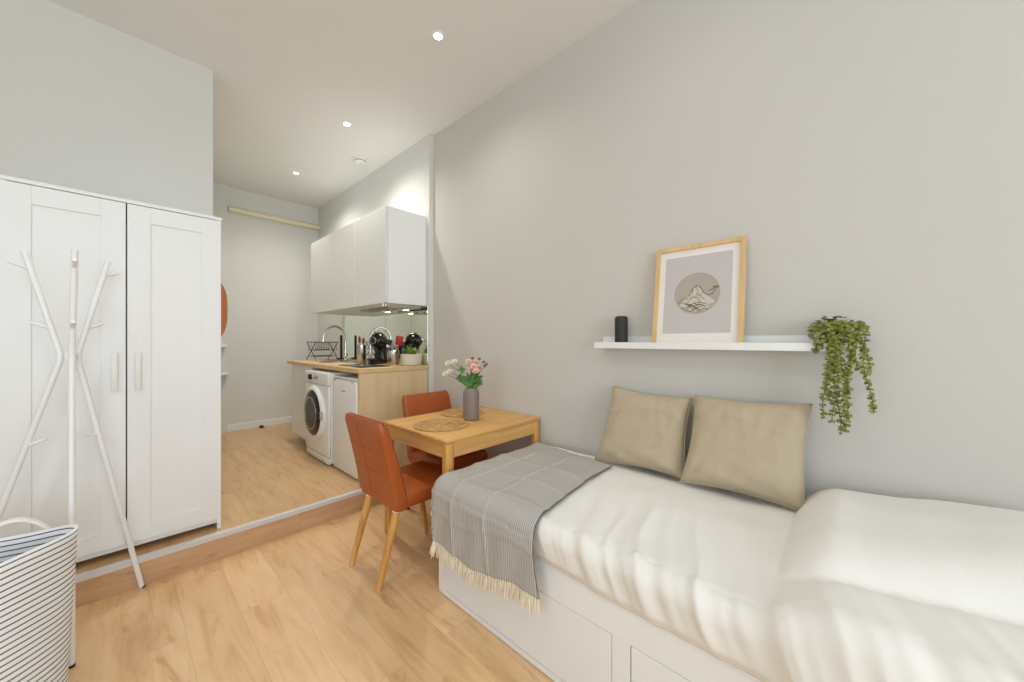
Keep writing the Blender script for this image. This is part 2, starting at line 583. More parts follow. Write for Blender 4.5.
# ------------------------------------------------------------------ wardrobe
WX0, WX1, WY0, WY1, WZ1 = -0.375, 0.407, 2.774, 3.285, 2.012 - PLAT
wr = thing('wardrobe', 'tall white two-door wardrobe standing on the raised floor', 'wardrobe', (0.016, WY0, PLAT))
lx0, lx1 = WX0 - 0.016, WX1 - 0.016
for x0, x1 in ((lx0, lx0 + 0.018), (lx1 - 0.018, lx1)):
    b = new()
    box(b, (x0, 0.0, 0.0), (x1, 0.50, WZ1 - 0.018), 0.0015)
    obj('side_panel', b, 'white_foil', wr, smooth=False)
b = new()
box(b, (lx0 - 0.004, -0.006, WZ1 - 0.018), (lx1 + 0.004, 0.505, WZ1), 0.002)
obj('top_panel', b, 'white_foil', wr, smooth=False)
b = new()
box(b, (lx0 + 0.018, 0.012, 0.036), (lx1 - 0.018, 0.49, 0.058), 0.001)
obj('bottom_panel', b, 'white_foil', wr, smooth=False)
b = new()
box(b, (lx0 + 0.018, 0.485, 0.05), (lx1 - 0.018, 0.49, WZ1 - 0.018))
obj('back_panel', b, 'white_foil', wr, smooth=False)


def shaker_door(x0, x1, z0, z1):
    b = new()
    st, dp = 0.088, 0.008
    y0 = -0.002
    box(b, (x0, y0 + dp, z0), (x1, y0 + 0.018, z1))
    for lo, hi in (((x0, z0), (x0 + st, z1)), ((x1 - st, z0), (x1, z1)), ((x0 + st, z0), (x1 - st, z0 + st)), ((x0 + st, z1 - st), (x1 - st, z1))):
        box(b, (lo[0], y0, lo[1]), (hi[0], y0 + dp + 0.0005, hi[1]), 0.0014, 1)
    return b


for s in (-1, 1):
    x0, x1 = (lx0 + 0.001, -0.0025) if s < 0 else (0.0025, lx1 - 0.001)
    d = obj('door', shaker_door(x0, x1, 0.062, WZ1 - 0.021), 'white_foil', wr, smooth=False)
    hb = new()
    hx = s * 0.042
    box(hb, (hx - 0.012, -0.022, 0.868), (hx + 0.012, -0.012, 1.068), 0.003)
    box(hb, (hx - 0.006, -0.014, 0.885), (hx + 0.006, -0.001, 0.915))
    box(hb, (hx - 0.006, -0.014, 1.02), (hx + 0.006, -0.001, 1.05))
    obj('handle', hb, 'white', d)

# ------------------------------------------------------------------ kitchen
# upper cabinets
UB, UT = 1.598, 2.432
uy = [2.90, 3.505, 4.115, 4.705]
UC = ['white glossy wall cabinet over the cooker hood, nearest the table', 'middle white glossy wall cabinet of the three in the kitchen', 'white glossy wall cabinet at the far end, near the pipe']
for k in range(3):
    y0, y1 = uy[k] + 0.001, uy[k + 1] - 0.001
    c = thing('wall_cabinet', UC[k], 'cabinet', (1.705, (y0 + y1) / 2, UB))
    h = UT - UB
    hw = (y1 - y0) / 2
    b = new()
    box(b, (-0.148, -hw, 0), (KIT_X - 0.004 - 1.705, hw, h), 0.0015)
    obj('body', b, 'white_foil', c, smooth=False)
    b = new()
    box(b, (-0.170, -hw + 0.001, 0.002), (-0.150, hw - 0.001, h - 0.002), 0.002)
    obj('door', b, 'white_gloss', c, smooth=False)

# cooker hood under the nearest cabinet
hd = thing('cooker_hood', 'slim stainless cooker hood under the nearest wall cabinet with lit lamps', 'cooker hood', (1.690, 3.203, 1.558))
b = new()
box(b, (-0.158, -0.305, 0.008), (0.19, 0.305, 0.038), 0.002)
obj('body', b, 'steel', hd, smooth=False)
b = new()
box(b, (-0.185, -0.308, 0.002), (-0.158, 0.308, 0.036), 0.004)
obj('front_lip', b, 'steel', hd, smooth=False)
for sx in (-1, 1):
    b = new()
    box(b, (-0.13, -0.29 if sx < 0 else 0.01, 0.002), (0.06, -0.01 if sx < 0 else 0.29, 0.009))
    for q in range(9):
        yy = (-0.28 if sx < 0 else 0.02) + q * 0.03
        box(b, (-0.12, yy, -0.001), (0.05, yy + 0.012, 0.003))
    obj('grease_filter', b, 'steel', hd, smooth=False)
for yy in (-0.17, 0.17):
    b = new()
    lathe(b, [(0.036, 0.010), (0.036, 0.0), (0.029, 0.0), (0.029, 0.004)], 24, (0.115, yy, -0.002), cap1=False)
    l = obj('lamp_ring', b, 'chrome', hd)
    b = new()
    lathe(b, [(0.028, 0.0025), (0.028, 0.001)], 24, (0.115, yy, -0.002))
    obj('lamp', b, 'hood_lens', l)
    ld = bpy.data.lights.new('hood_light', 'SPOT')
    ld.energy, ld.spot_size, ld.spot_blend, ld.color, ld.shadow_soft_size = 2.2, 2.3, 0.8, (1.0, 0.80, 0.52), 0.03
    lo = bpy.data.objects.new('hood_light', ld)
    C.objects.link(lo)
    lo.location = (1.690 + 0.115, 3.203 + yy, 1.550)

# mirror splashback
b = new()
box(b, (KIT_X - 0.006, 2.87, 1.050), (KIT_X - 0.001, 4.72, UB - 0.003), 0.001)
tag(obj('mirror_splashback', b, 'mirror', smooth=False), 'long mirrored splashback between the worktop and the wall cabinets', 'mirror')

# worktop and base units
CT = 1.047
b = new()
box(b, (1.284, 2.862, CT - 0.038), (KIT_X - 0.008, 4.70, CT), 0.003)
tag(obj('worktop', b, 'birch', smooth=False), 'pale birch kitchen worktop over the washing machine and fridge', 'worktop')
b = new()
box(b, (1.296, 2.868, PLAT), (KIT_X - 0.008, 2.902, CT - 0.039), 0.002)
tag(obj('end_panel', b, 'birch_z', smooth=False), 'pale birch side panel closing the kitchen counter beside the fridge', 'panel')

bc = thing('base_cabinet', 'white kitchen base cabinet under the sink, left of the washing machine', 'cabinet', (1.615, 4.345, PLAT))
b = new()
box(b, (-0.27, -0.325, 0.10), (0.28, 0.325, CT - 0.039 - PLAT), 0.002)
obj('body', b, 'white_foil', bc, smooth=False)
b = new()
box(b, (-0.293, -0.323, 0.085), (-0.272, 0.323, CT - 0.042 - PLAT), 0.002)
obj('door', b, 'white_gloss', bc, smooth=False)
b = new()
box(b, (-0.21, -0.32, 0.0), (-0.195, 0.32, 0.099))
obj('plinth', b, 'birch_z', bc, smooth=False)
for sy in (-1, 1):
    b = new()
    lathe(b, [(0.02, 0), (0.02, 0.1)], 12, (0.2, sy * 0.28, 0))
    obj('foot', b, 'black_matt', bc)

# washing machine
wm = thing('washing_machine', 'white front-loading washing machine with round dark door', 'washing machine', (1.518, 3.705, PLAT))
b = new()
box(b, (-0.24, -0.297, 0.018), (0.26, 0.297, 0.84), 0.012, 3)
obj('body', b, 'white', wm)
b = new()
box(b, (-0.262, -0.296, 0.075), (-0.238, 0.296, 0.718), 0.012, 3)
obj('front_panel', b, 'white', wm)
b = new()
box(b, (-0.266, -0.296, 0.722), (-0.238, 0.296, 0.838), 0.010, 3)
p = obj('control_panel', b, 'white', wm)
b = new()
lathe(b, [(0.026, -0.266), (0.026, -0.284), (0.022, -0.288), (0.0, -0.288)], 24, (0, 0.13, 0.78), 'X')
obj('knob', b, 'black', p)
b = new()
lathe(b, [(0.033, -0.264), (0.033, -0.269), (0.028, -0.269)], 24, (0, 0.13, 0.78), 'X', cap1=False)
obj('knob_ring', b, 'chrome', p)
b = new()
box(b, (-0.268, -0.06, 0.765), (-0.265, 0.06, 0.80), 0.001)
obj('display', b, 'grout_grey', p)
b = new()
box(b, (-0.270, 0.185, 0.748), (-0.264, 0.288, 0.822), 0.003)
obj('soap_drawer', b, 'white', p)
b = new()
box(b, (-0.258, -0.29, 0.012), (-0.236, 0.29, 0.068), 0.006)
k = obj('kick_panel', b, 'white', wm)
b = new()
box(b, (-0.262, -0.25, 0.022), (-0.256, -0.12, 0.060), 0.003)
obj('filter_flap', b, 'white', k)
b = new()
lathe(b, [(0.258, -0.258), (0.258, -0.274), (0.247, -0.290), (0.225, -0.297), (0.214, -0.292), (0.210, -0.268)], 48, (0, 0.022, 0.447), 'X', cap0=False, cap1=False)
dr = obj('door_ring', b, 'white', wm)
b = new()
lathe(b, [(0.212, -0.268), (0.210, -0.292), (0.188, -0.306), (0.13, -0.309), (0.05, -0.306), (0.0, -0.305)], 48, (0, 0.022, 0.447), 'X', cap0=True)
obj('door_glass', b, 'glass_dark', dr)
b = new()
lathe(b, [(0.152, -0.306), (0.152, -0.3105), (0.144, -0.3105), (0.144, -0.306)], 40, (0, 0.022, 0.447), 'X', cap0=False, cap1=False)
obj('door_trim', b, 'chrome', dr)
b = new()
box(b, (-0.304, -0.236, 0.41), (-0.288, -0.200, 0.49), 0.006)
obj('door_handle', b, 'grout_grey', dr)
for sx in (-0.19, 0.2):
    for sy in (-0.24, 0.24):
        b = new()
        lathe(b, [(0.022, 0), (0.022, 0.012), (0.01, 0.012), (0.01, 0.02)], 12, (sx, sy, 0))
        obj('foot', b, 'gum', wm)

# undercounter fridge
fr = thing('fridge', 'small white undercounter fridge between the washing machine and birch panel', 'fridge', (1.568, 3.150, PLAT))
b = new()
box(b, (-0.22, -0.238, 0.03), (0.27, 0.238, 0.818), 0.006)
obj('body', b, 'white', fr, smooth=False)
b = new()
box(b, (-0.282, -0.238, 0.010), (-0.224, 0.238, 0.795), 0.010, 3)
d = obj('door', b, 'white', fr)
b = new()
box(b, (-0.2835, -0.03, 0.695), (-0.2815, 0.05, 0.705))
obj('badge', b, 'badge', d, smooth=False)
b = new()
box(b, (-0.270, -0.238, 0.799), (-0.222, 0.238, 0.818), 0.004)
obj('top_trim', b, 'white', fr)
for sy in (-0.17, 0.19):
    b = new()
    box(b, (-0.285, sy - 0.02, 0.778), (-0.268, sy + 0.02, 0.801), 0.003)
    obj('hinge_cap', b, 'grout_grey', fr)
for sx in (-0.2, 0.22):
    for sy in (-0.2, 0.2):
        b = new()
        lathe(b, [(0.018, 0), (0.018, 0.032)], 12, (sx, sy, 0))
        obj('foot', b, 'gum', fr)

# hob, sink, faucet
hb_ = thing('hob', 'black glass two-ring hob set in the worktop near its end', 'hob', (1.475, 3.19, CT))
b = new()
box(b, (-0.13, -0.225, 0.0), (0.13, 0.225, 0.006), 0.002)
obj('glass_top', b, 'black', hb_)
for yy, rr in ((-0.105, 0.072), (0.10, 0.092)):
    b = new()
    lathe(b, [(rr, 0.0062), (rr, 0.0068), (rr - 0.004, 0.0068), (rr - 0.004, 0.0062)], 40, (0.01, yy, 0), cap0=False, cap1=False)
    obj('cooking_ring', b, 'grout_grey', hb_)

sk = thing('sink', 'round-cornered stainless sink in the worktop beside the tap', 'sink', (1.60, 4.02, CT))
b = new()
prof = [(0.205, 0.0), (0.205, 0.004), (0.185, 0.005), (0.178, 0.002), (0.0, 0.001)]
lathe(b, prof, 40, (0, 0, 0))
obj('basin', b, 'steel', sk)
b = new()
lathe(b, [(0.032, 0.001), (0.030, 0.004), (0.0, 0.0035)], 20, (0.0, 0.0, 0.001))
obj('drain', b, 'chrome', sk)

fc = thing('faucet', 'tall chrome gooseneck faucet behind the sink', 'faucet', (1.785, 4.33, CT))
b = new()
lathe(b, [(0.026, 0), (0.026, 0.012), (0.020, 0.02), (0.020, 0.07), (0.015, 0.08)], 20)
obj('base', b, 'chrome', fc)
pts = [(0, 0, 0.07), (0, 0, 0.15), (0, 0, 0.25)]
R_ = 0.128
for q in range(1, 13):
    a_ = PI * q / 12 * 0.97
    pts.append((-R_ + R_ * math.cos(a_), -0.03 * q / 12, 0.255 + 0.135 * math.sin(a_)))
pts.append((-2 * R_ - 0.004, -0.031, 0.215))
b = new()
tube(b, pts, [0.0125] * (len(pts) - 1) + [0.014], 14)
obj('spout', b, 'chrome', fc)
b = new()
tube(b, [(0, -0.018, 0.045), (0, -0.045, 0.055), (-0.01, -0.085, 0.075)], [0.009, 0.007, 0.006], 10)
obj('lever', b, 'chrome', fc)

# dish rack: crossing wire ends and two shelves
rk = thing('dish_rack', 'black wire folding dish rack with crossed ends on the worktop', 'dish rack', (1.585, 4.48, CT))
wr_ = 0.0042
for xe in (-0.12, 0.12):
    b = new()
    tube(b, [(xe, -0.16, wr_), (xe, 0.14, 0.21)], wr_, 8)
    tube(b, [(xe, 0.16, wr_), (xe, -0.14, 0.21)], wr_, 8)
    obj('crossed_leg', b, 'black_matt', rk)
for zz, yw in ((0.05, 0.10), (0.12, 0.12), (0.21, 0.14)):
    for yy in (-yw, yw):
        b = new()
        tube(b, [(-0.12, yy, zz), (0.12, yy, zz)], wr_ * (1.0 if zz > 0.2 else 0.8), 8)
        obj('rail', b, 'black_matt', rk)
b = new()
for q in range(13):
    xx = -0.11 + q * 0.22 / 12
    tube(b, [(xx, -0.14, 0.208), (xx, -0.11, 0.118), (xx, 0.11, 0.118), (xx, 0.14, 0.208)], 0.0018, 6)
obj('wire_basket', b, 'black_matt', rk)
b = new()
for q in range(9):
    yy = -0.1 + q * 0.025
    tube(b, [(-0.12, yy, 0.05), (0.12, yy, 0.05)], 0.0018, 6)
obj('lower_shelf', b, 'black_matt', rk)

# roll holder without a roll
rh = thing('paper_towel_holder', 'empty black upright kitchen roll holder in the worktop back corner', 'kitchen roll holder', (1.845, 4.60, CT))
b = new()
lathe(b, [(0.058, 0), (0.058, 0.010), (0.052, 0.014), (0.0, 0.014)], 28)
obj('base', b, 'black_matt', rh)
b = new()
tube(b, [(0, 0, 0.012), (0, 0, 0.28), (0, 0, 0.295)], [0.014, 0.014, 0.010], 14)
obj('post', b, 'black_matt', rh)


# steel canisters with utensils
def canister(bm, r, h):
    lathe(bm, [(r - 0.002, 0), (r, 0.004), (r, h - 0.002), (r - 0.002, h), (r - 0.004, h), (r - 0.004, 0.006), (0, 0.006)], 32)
    return bm


def spoon(head_w, head_l, length, flat=0.4):
    """handle plus oval head, upright"""
    b = new()
    prof = [(0.0035, 0), (0.0045, length * 0.4), (0.0035, length)]
    lathe(b, prof, 8)
    n0 = len(b.verts)
    s = bmesh.ops.create_uvsphere(b, u_segments=12, v_segments=8, radius=1.0)
    for v in s['verts']:
        v.co = Vector((v.co.x * head_w, v.co.y * head_w * flat, length + head_l * 0.9 + v.co.z * head_l))
    return b


c1 = thing('utensil_canister', 'tall slim steel canister of wooden utensils left of the coffee machine', 'canister', (1.652, 3.615, CT), 0, 'steel utensil canisters')
obj('body', canister(new(), 0.043, 0.185), 'steel', c1)
c2 = thing('utensil_canister', 'short wide steel canister of utensils right of the coffee machine', 'canister', (1.728, 3.125, CT), 0, 'steel utensil canisters')
obj('body', canister(new(), 0.055, 0.135), 'steel', c2)


def utensil(name, label, cat, bm, mat, base, tilt, rz, group):
    o = tag(obj(name, bm, mat), label, cat, group)
    o.location = base
    o.rotation_euler = (tilt[0], tilt[1], rz)
    return o


g1, g2 = 'wooden utensils in the slim canister', 'utensils in the wide canister'
utensil('wooden_spoon', 'brown wooden spoon leaning left in the slim steel canister', 'spoon', spoon(0.022, 0.034, 0.20), 'wood_utensil', (1.638, 3.628, CT + 0.008), (0.03, -0.07), 0.6, g1)
utensil('wooden_spoon', 'brown wooden spoon leaning right in the slim steel canister', 'spoon', spoon(0.020, 0.030, 0.19), 'wood_utensil', (1.660, 3.600, CT + 0.008), (-0.06, 0.06), 0.2, g1)
b = new()
box(b, (-0.004, -0.004, 0), (0.004, 0.004, 0.2), 0.001)
box(b, (-0.013, -0.003, 0.195), (0.013, 0.003, 0.285), 0.003)
utensil('wooden_spatula', 'pale wooden spatula standing tallest in the slim canister', 'spatula', b, 'birch_z', (1.668, 3.630, CT + 0.008), (0.05, 0.04), 0.9, g1)
b = new()
box(b, (-0.004, -0.003, 0), (0.004, 0.003, 0.185), 0.001)
box(b, (-0.034, -0.003, 0.18), (0.034, 0.003, 0.265), 0.006)
utensil('red_spatula', 'red spatula sticking up from the wide steel canister', 'spatula', b, 'red_plastic', (1.752, 3.112, CT + 0.008), (0.10, 0.14), -0.7, g2)
utensil('black_ladle', 'black ladle leaning left out of the wide steel canister', 'ladle', spoon(0.034, 0.026, 0.185, 0.7), 'black', (1.712, 3.142, CT + 0.008), (0.13, -0.12), -0.3, g2)
utensil('steel_spoon', 'steel serving spoon in the wide canister beside the ladle', 'spoon', spoon(0.024, 0.036, 0.14), 'steel', (1.706, 3.112, CT + 0.008), (-0.14, -0.10), 0.4, g2)
b = new()
lathe(b, [(0.005, 0), (0.006, 0.11), (0.004, 0.13)], 10)
for q in range(8):
    a_ = PI * q / 8
    pts = []
    for t in range(13):
        u = t / 12
        r = 0.028 * math.sin(PI * u)
        s = -1 if t > 6 else 1
        pts.append((math.cos(a_) * 0.028 * math.sin(2 * PI * u), math.sin(a_) * 0.028 * math.sin(2 * PI * u), 0.13 + 0.10 * math.sin(PI * u)))
    tube(b, pts, 0.0012, 5)
utensil('whisk', 'steel balloon whisk in the wide canister at the back', 'whisk', b, 'chrome', (1.740, 3.150, CT + 0.008), (0.02, 0.12), 0.1, g2)

# coffee machine: rounded black capsule machine with tank, head and drip tray
cm = thing('coffee_machine', 'glossy black rounded capsule coffee machine on the worktop', 'coffee machine', (1.735, 3.425, CT), math.radians(-62))
b = new()
lathe(b, [(0.088, 0), (0.092, 0.006), (0.092, 0.03), (0.07, 0.036), (0.0, 0.036)], 32, (0.0, 0, 0), sx=1.0, sy=1.15)
obj('base', b, 'black', cm)
b = new()
sec = []
for q in range(12):
    u = q / 11
    z = 0.03 + 0.21 * u
    yb = 0.055 + 0.02 * math.sin(PI * u)
    sec.append((z, 0.078 - 0.014 * u, yb - 0.045 * u))
prev = None
for z, hw_, yc in sec:
    ring = [b.verts.new((hw_ * math.cos(2 * PI * k_ / 20), yc + 0.062 * math.sin(2 * PI * k_ / 20), z)) for k_ in range(20)]
    if prev:
        for k_ in range(20):
            b.faces.new((prev[k_], prev[(k_ + 1) % 20], ring[(k_ + 1) % 20], ring[k_]))
    else:
        b.faces.new(ring[::-1])
    prev = ring
b.faces.new(prev)
obj('column', b, 'black', cm)
b = new()
s = bmesh.ops.create_uvsphere(b, u_segments=28, v_segments=18, radius=0.088)
for v in s['verts']:
    v.co = Vector((v.co.x * 0.95, v.co.y * 1.0 + 0.0, v.co.z * 0.92 + 0.225))
hd_ = obj('head', b, 'black', cm)
b = new()
lathe(b, [(0.034, -0.082), (0.034, -0.090), (0.030, -0.091), (0.028, -0.084)], 32, (0, 0, 0.228), 'Y', cap0=False, cap1=False)
obj('dial_ring', b, 'chrome', hd_)
b = new()
lathe(b, [(0.022, 0.165), (0.018, 0.13), (0.010, 0.125)], 20, (0, -0.04, 0))
obj('nozzle', b, 'black_matt', cm)
b = new()
box(b, (-0.05, -0.115, 0.036), (0.05, 0.0, 0.050), 0.006)
for q in range(6):
    box(b, (-0.042 + q * 0.0155, -0.108, 0.049), (-0.035 + q * 0.0155, -0.01, 0.0525))
obj('drip_tray', b, 'black_matt', cm)
b = new()
lathe(b, [(0.048, 0.036), (0.052, 0.05), (0.052, 0.20), (0.044, 0.215), (0, 0.217)], 28, (0.0, 0.118, 0))
obj('water_tank', b, 'glass_dark', cm)
b = new()
tube(b, [(-0.03, 0.03, 0.298), (-0.025, -0.03, 0.312), (0.025, -0.03, 0.312), (0.03, 0.03, 0.298)], 0.006, 10)
obj('lever', b, 'chrome', cm)


def leaf(bm, p, d, up, L, W, n=4, droop=0.15):
    """one curved leaf blade"""
    d = d.normalized()
    s = d.cross(up)
    s = s.normalized() if s.length > 1e-4 else Vector((1, 0, 0))
    nn = s.cross(d).normalized()
    prev = None
    for i in range(n + 1):
        u = i / n
        wv = W * math.sin(PI * min(1, 0.08 + u * 0.92)) ** 0.8 if i < n else 0
        c = p + d * (L * u) - nn * (droop * L * u * u)
        row = [bm.verts.new(c - s * wv * 0.5 + nn * wv * 0.12), bm.verts.new(c), bm.verts.new(c + s * wv * 0.5 + nn * wv * 0.12)] if i < n else [bm.verts.new(c)]
        if prev:
            if len(row) == 3:
                bm.faces.new((prev[0], prev[1], row[1], row[0]))
                bm.faces.new((prev[1], prev[2], row[2], row[1]))
            else:
                bm.faces.new((prev[0], prev[1], row[0]))
                bm.faces.new((prev[1], prev[2], row[0]))
        prev = row


# kitchen plant
kp = thing('potted_plant', 'small green plant in an off-white round pot at the worktop end', 'potted plant', (1.832, 2.985, CT))
b = new()
lathe(b, [(0.076, 0), (0.090, 0.006), (0.096, 0.05), (0.096, 0.096), (0.090, 0.102), (0.080, 0.100), (0.080, 0.088)], 36, cap1=False)
pt = obj('pot', b, 'pot_white', kp)
b = new()
lathe(b, [(0.081, 0.086), (0.05, 0.092), (0, 0.094)], 24, cap0=False)
obj('soil', b, 'soil', pt)
b = new()
for q in range(90):
    a_ = random.uniform(0, 2 * PI)
    r = random.uniform(0, 0.07)
    el = random.uniform(0.1, 1.2)
    p = Vector((math.cos(a_) * r, math.sin(a_) * r, 0.09 + random.uniform(0.0, 0.05)))
    dd = Vector((math.cos(a_) * math.cos(el), math.sin(a_) * math.cos(el), math.sin(el)))
    if p.x + dd.x * 0.05 > 0.088:
        continue
    leaf(b, p, dd, Vector((0, 0, 1)), random.uniform(0.03, 0.05), random.uniform(0.018, 0.028))
obj('foliage', b, 'leaf_fresh', kp, recalc=False)

# far wall: oval wooden mirror and shelves, door stop
om = thing('wall_coat_rack', 'rounded orange-brown wooden wall rack with white pegs, just behind the wardrobe edge', 'coat rack', (PART_X, 3.90, 1.53))
b = new()
n = 28
HH = 0.335
ring = []
for k_ in range(n + 1):
    u = k_ / n * 2 - 1
    xo = 0.166 * max(0.004, 1 - abs(u) ** 3.4)
    ring.append([b.verts.new(v) for v in ((xo, -0.06, HH * u), (xo, 0.06, HH * u), (0.0004, 0.06, HH * u), (0.0004, -0.06, HH * u))])
for k_ in range(n):
    for j in range(4):
        b.faces.new((ring[k_][j], ring[k_][(j + 1) % 4], ring[k_ + 1][(j + 1) % 4], ring[k_ + 1][j]))
b.faces.new(ring[0][::-1])
b.faces.new(ring[-1])
obj('panel', b, 'copper_wood', om)
for zz in (0.145, -0.155):
    b = new()
    xo = 0.166 * (1 - abs(zz / HH) ** 3.4)
    tube(b, [(xo - 0.01, 0.0, zz), (xo + 0.030, 0.0, zz + 0.004)], 0.006, 10)
    obj('peg', b, 'white_metal', om)
FW = ['upper of the two short white wall shelves on the far wall', 'lower of the two short white wall shelves on the far wall']
for k_, (zz, x1, dp_) in enumerate(((1.195, 0.868, 0.09), (0.858, 0.885, 0.12))):
    s_ = thing('wall_shelf', FW[k_], 'shelf', (0.70, FAR_Y - 0.035, zz), 0, 'shelves on the far wall')
    b = new()
    box(b, (-0.19, -dp_, 0), (x1 - 0.70, 0, 0.025), 0.003)
    obj('board', b, 'white', s_, smooth=False)
    for xx in (-0.14, 0.12):
        b = new()
        box(b, (xx, -dp_ * 0.8, -0.012), (xx + 0.02, 0, 0.0), 0.001)
        obj('bracket', b, 'white', s_, smooth=False)
ds = thing('door_stop', 'small black door stop on the floor by the far wall', 'door stop', (1.235, FAR_Y - 0.055, PLAT))
b = new()
lathe(b, [(0.022, 0), (0.022, 0.022), (0.016, 0.030)], 20)
obj('body', b, 'black_matt', ds)
b = new()
lathe(b, [(0.024, 0.010), (0.026, 0.016), (0.024, 0.022)], 20, cap0=False, cap1=False)
obj('bumper', b, 'gum', ds)

# ------------------------------------------------------------------ ceiling fittings
DL = ['round recessed ceiling spotlight nearest the camera, largest of the visible row', 'middle recessed ceiling spotlight of the row, beside the smoke detector', 'recessed ceiling spotlight farthest back, over the kitchen floor']
proto = None


def downlight(x, y, label):
    t = thing('ceiling_spotlight', label, 'ceiling light', (x, y, CEIL), 0, 'recessed ceiling spotlights')
    b = new()
    lathe(b, [(0.042, 0), (0.042, -0.003), (0.036, -0.005), (0.026, -0.004), (0.024, 0.0)], 32, cap0=False, cap1=False)
    obj('trim_ring', b, 'white_metal', t)
    b = new()
    lathe(b, [(0.025, -0.001), (0.022, -0.0030), (0.0, -0.0035)], 28, cap0=False)
    obj('lens', b, 'lamp_lens', t)
    return t


def spot_at(x, y, power=9.0):
    ld = bpy.data.lights.new('spotlight_beam', 'SPOT')
    ld.energy, ld.spot_size, ld.spot_blend, ld.color, ld.shadow_soft_size = power, 2.6, 1.0, (1.0, 0.95, 0.88), 0.04
    lo = bpy.data.objects.new('spotlight_beam', ld)
    C.objects.link(lo)
    lo.location = (x, y, CEIL - 0.02)


proto = downlight(1.355, 1.898, DL[0])
spot_at(1.355, 1.898, 20)
for k_, y in ((1, 3.257), (2, 4.633)):
    c = copy_tree(proto)
    c.location = (1.355, y, CEIL)
    c['label'] = DL[k_]
    spot_at(1.355, y, 60)
spot_at(1.355, 0.55, 5)
spot_at(-0.3, 1.2, 26)  # unseen row without fittings, added to light the room more evenly
spot_at(-0.3, -0.6, 26)  # second beam of the added row
sd = thing('smoke_detector', 'round white smoke detector on the ceiling near the kitchen', 'smoke detector', (1.72, 3.80, CEIL))
b = new()
lathe(b, [(0.078, 0), (0.078, -0.010), (0.068, -0.014)], 36, cap0=False)
obj('base', b, 'white', sd)
b = new()
lathe(b, [(0.058, -0.013), (0.060, -0.026), (0.044, -0.038), (0.0, -0.040)], 36, cap0=False)
obj('cover', b, 'white', sd)
b = new()
lathe(b, [(0.0605, -0.017), (0.0608, -0.023)], 36, cap0=False, cap1=False)
obj('vent_slot', b, 'badge', sd)

# ------------------------------------------------------------------ coat rack
cr_c = Vector((-0.155, 2.500))
cr = thing('coat_rack', 'white tripod coat rack of three bent poles before the wardrobe', 'coat rack', (cr_c.x, cr_c.y, 0))
JZ = 1.20
foot = [Vector((0.071, 2.668)), Vector((-0.135, 2.221)), Vector((-0.488, 2.600))]
joints = [Vector((-0.137, 2.528, JZ)), Vector((-0.148, 2.465, JZ)), Vector((-0.179, 2.505, JZ))]
tops = [Vector((-0.046, 2.600, 1.648)), Vector((-0.133, 2.350, 1.648)), Vector((-0.278, 2.525, 1.645))]
for i, fpt in enumerate(foot):
    d = (fpt - cr_c)
    dl = d.normalized()
    b = new()
    cc = Vector((cr_c.x, cr_c.y, 0))
    p0, p1, p2 = Vector((d.x, d.y, 0.0)), joints[i] - cc, tops[i] - cc
    pts = [p0 + (p1 - p0) * 0.0, p0 + (p1 - p0) * 0.5, p1 + (p0 - p1) * 0.02, p1 + (p2 - p1) * 0.04, p2]
    tube(b, pts, [0.0108] * 5, 14)
    leg = obj('pole', b, 'white_metal', cr)
    b = new()
    lathe(b, [(0.0112, 0), (0.0118, 0.010)], 14, (d.x, d.y, 0.0))
    obj('foot_cap', b, 'gum', leg)
    out = Vector((dl.x, dl.y, 0))
    for u in (0.16, 0.72):
        q = p2 + (p1 - p2) * u
        b = new()
        tube(b, [q, q + out * 0.06 + Vector((0, 0, 0.025))], [0.0075, 0.0065], 10)
        obj('peg', b, 'white_metal', leg)
    q = p1 + (p0 - p1) * 0.31
    b = new()
    tube(b, [q, q - out * 0.055 + Vector((0, 0, 0.022))], [0.0075, 0.0065], 10)
    obj('peg', b, 'white_metal', leg)
b = new()
lathe(b, [(0.016, JZ - 0.016), (0.018, JZ - 0.010), (0.018, JZ + 0.010), (0.016, JZ + 0.016)], 20)
obj('joint', b, 'white_metal', cr)

# ------------------------------------------------------------------ laundry basket
BK = Vector((-0.362, 1.945))
lb = thing('laundry_basket', 'white laundry basket with thin black stripes in front of the coat rack', 'laundry basket', (BK.x, BK.y, 0))
BH = 0.615


b = new()
layer = b.loops.layers.uv.verify()


def basket_p(i, j):
    t = 2 * PI * i
    u = j
    # soft bag: long lens-shaped mouth, rounder toward the bottom
    a_ = 0.232 + 0.026 * u
    d_ = 0.185 - 0.035 * u
    e = 1.0 + 0.55 * u
    cx, cy_ = math.cos(t), math.sin(t)
    y = d_ * math.copysign(abs(cy_) ** e, cy_)
    return Vector((a_ * cx, y + 0.02 * cx * u, u * BH + 0.012 * cx * u - 0.012 * u * cy_ * cy_ + 0.004 * math.sin(5 * t) * u))


grid(b, 96, 24, basket_p, lambda i, j: (i * 1.3, j * BH))
bmesh.ops.remove_doubles(b, verts=b.verts, dist=1e-5)
o = obj('body', b, 'basket', lb)
solid(o, 0.006)
b = new()
vs = [b.verts.new(basket_p(k_ / 64, 0) + Vector((0, 0, 0.004))) for k_ in range(64)]
b.faces.new(vs)
solid(obj('bottom', b, 'strap', lb), 0.003)
for sgn in (1, -1):
    b = new()
    npt = 18
    prev = None
    for i in range(npt + 1):
        u = i / npt
        x = (0.0 if sgn > 0 else -0.19) + 0.21 * u
        yy = sgn * (0.142 + 0.010 * math.sin(PI * u))
        z = BH - 0.075 + 0.115 * math.sin(PI * u) ** 0.6
        a_ = b.verts.new((x, yy - sgn * 0.018, z))
        c_ = b.verts.new((x, yy + sgn * 0.012, z + 0.008))
        if prev:
            b.faces.new((prev[0], prev[1], c_, a_))
        prev = (a_, c_)
    o = obj('handle', b, 'strap', lb)
    solid(o, 0.004)

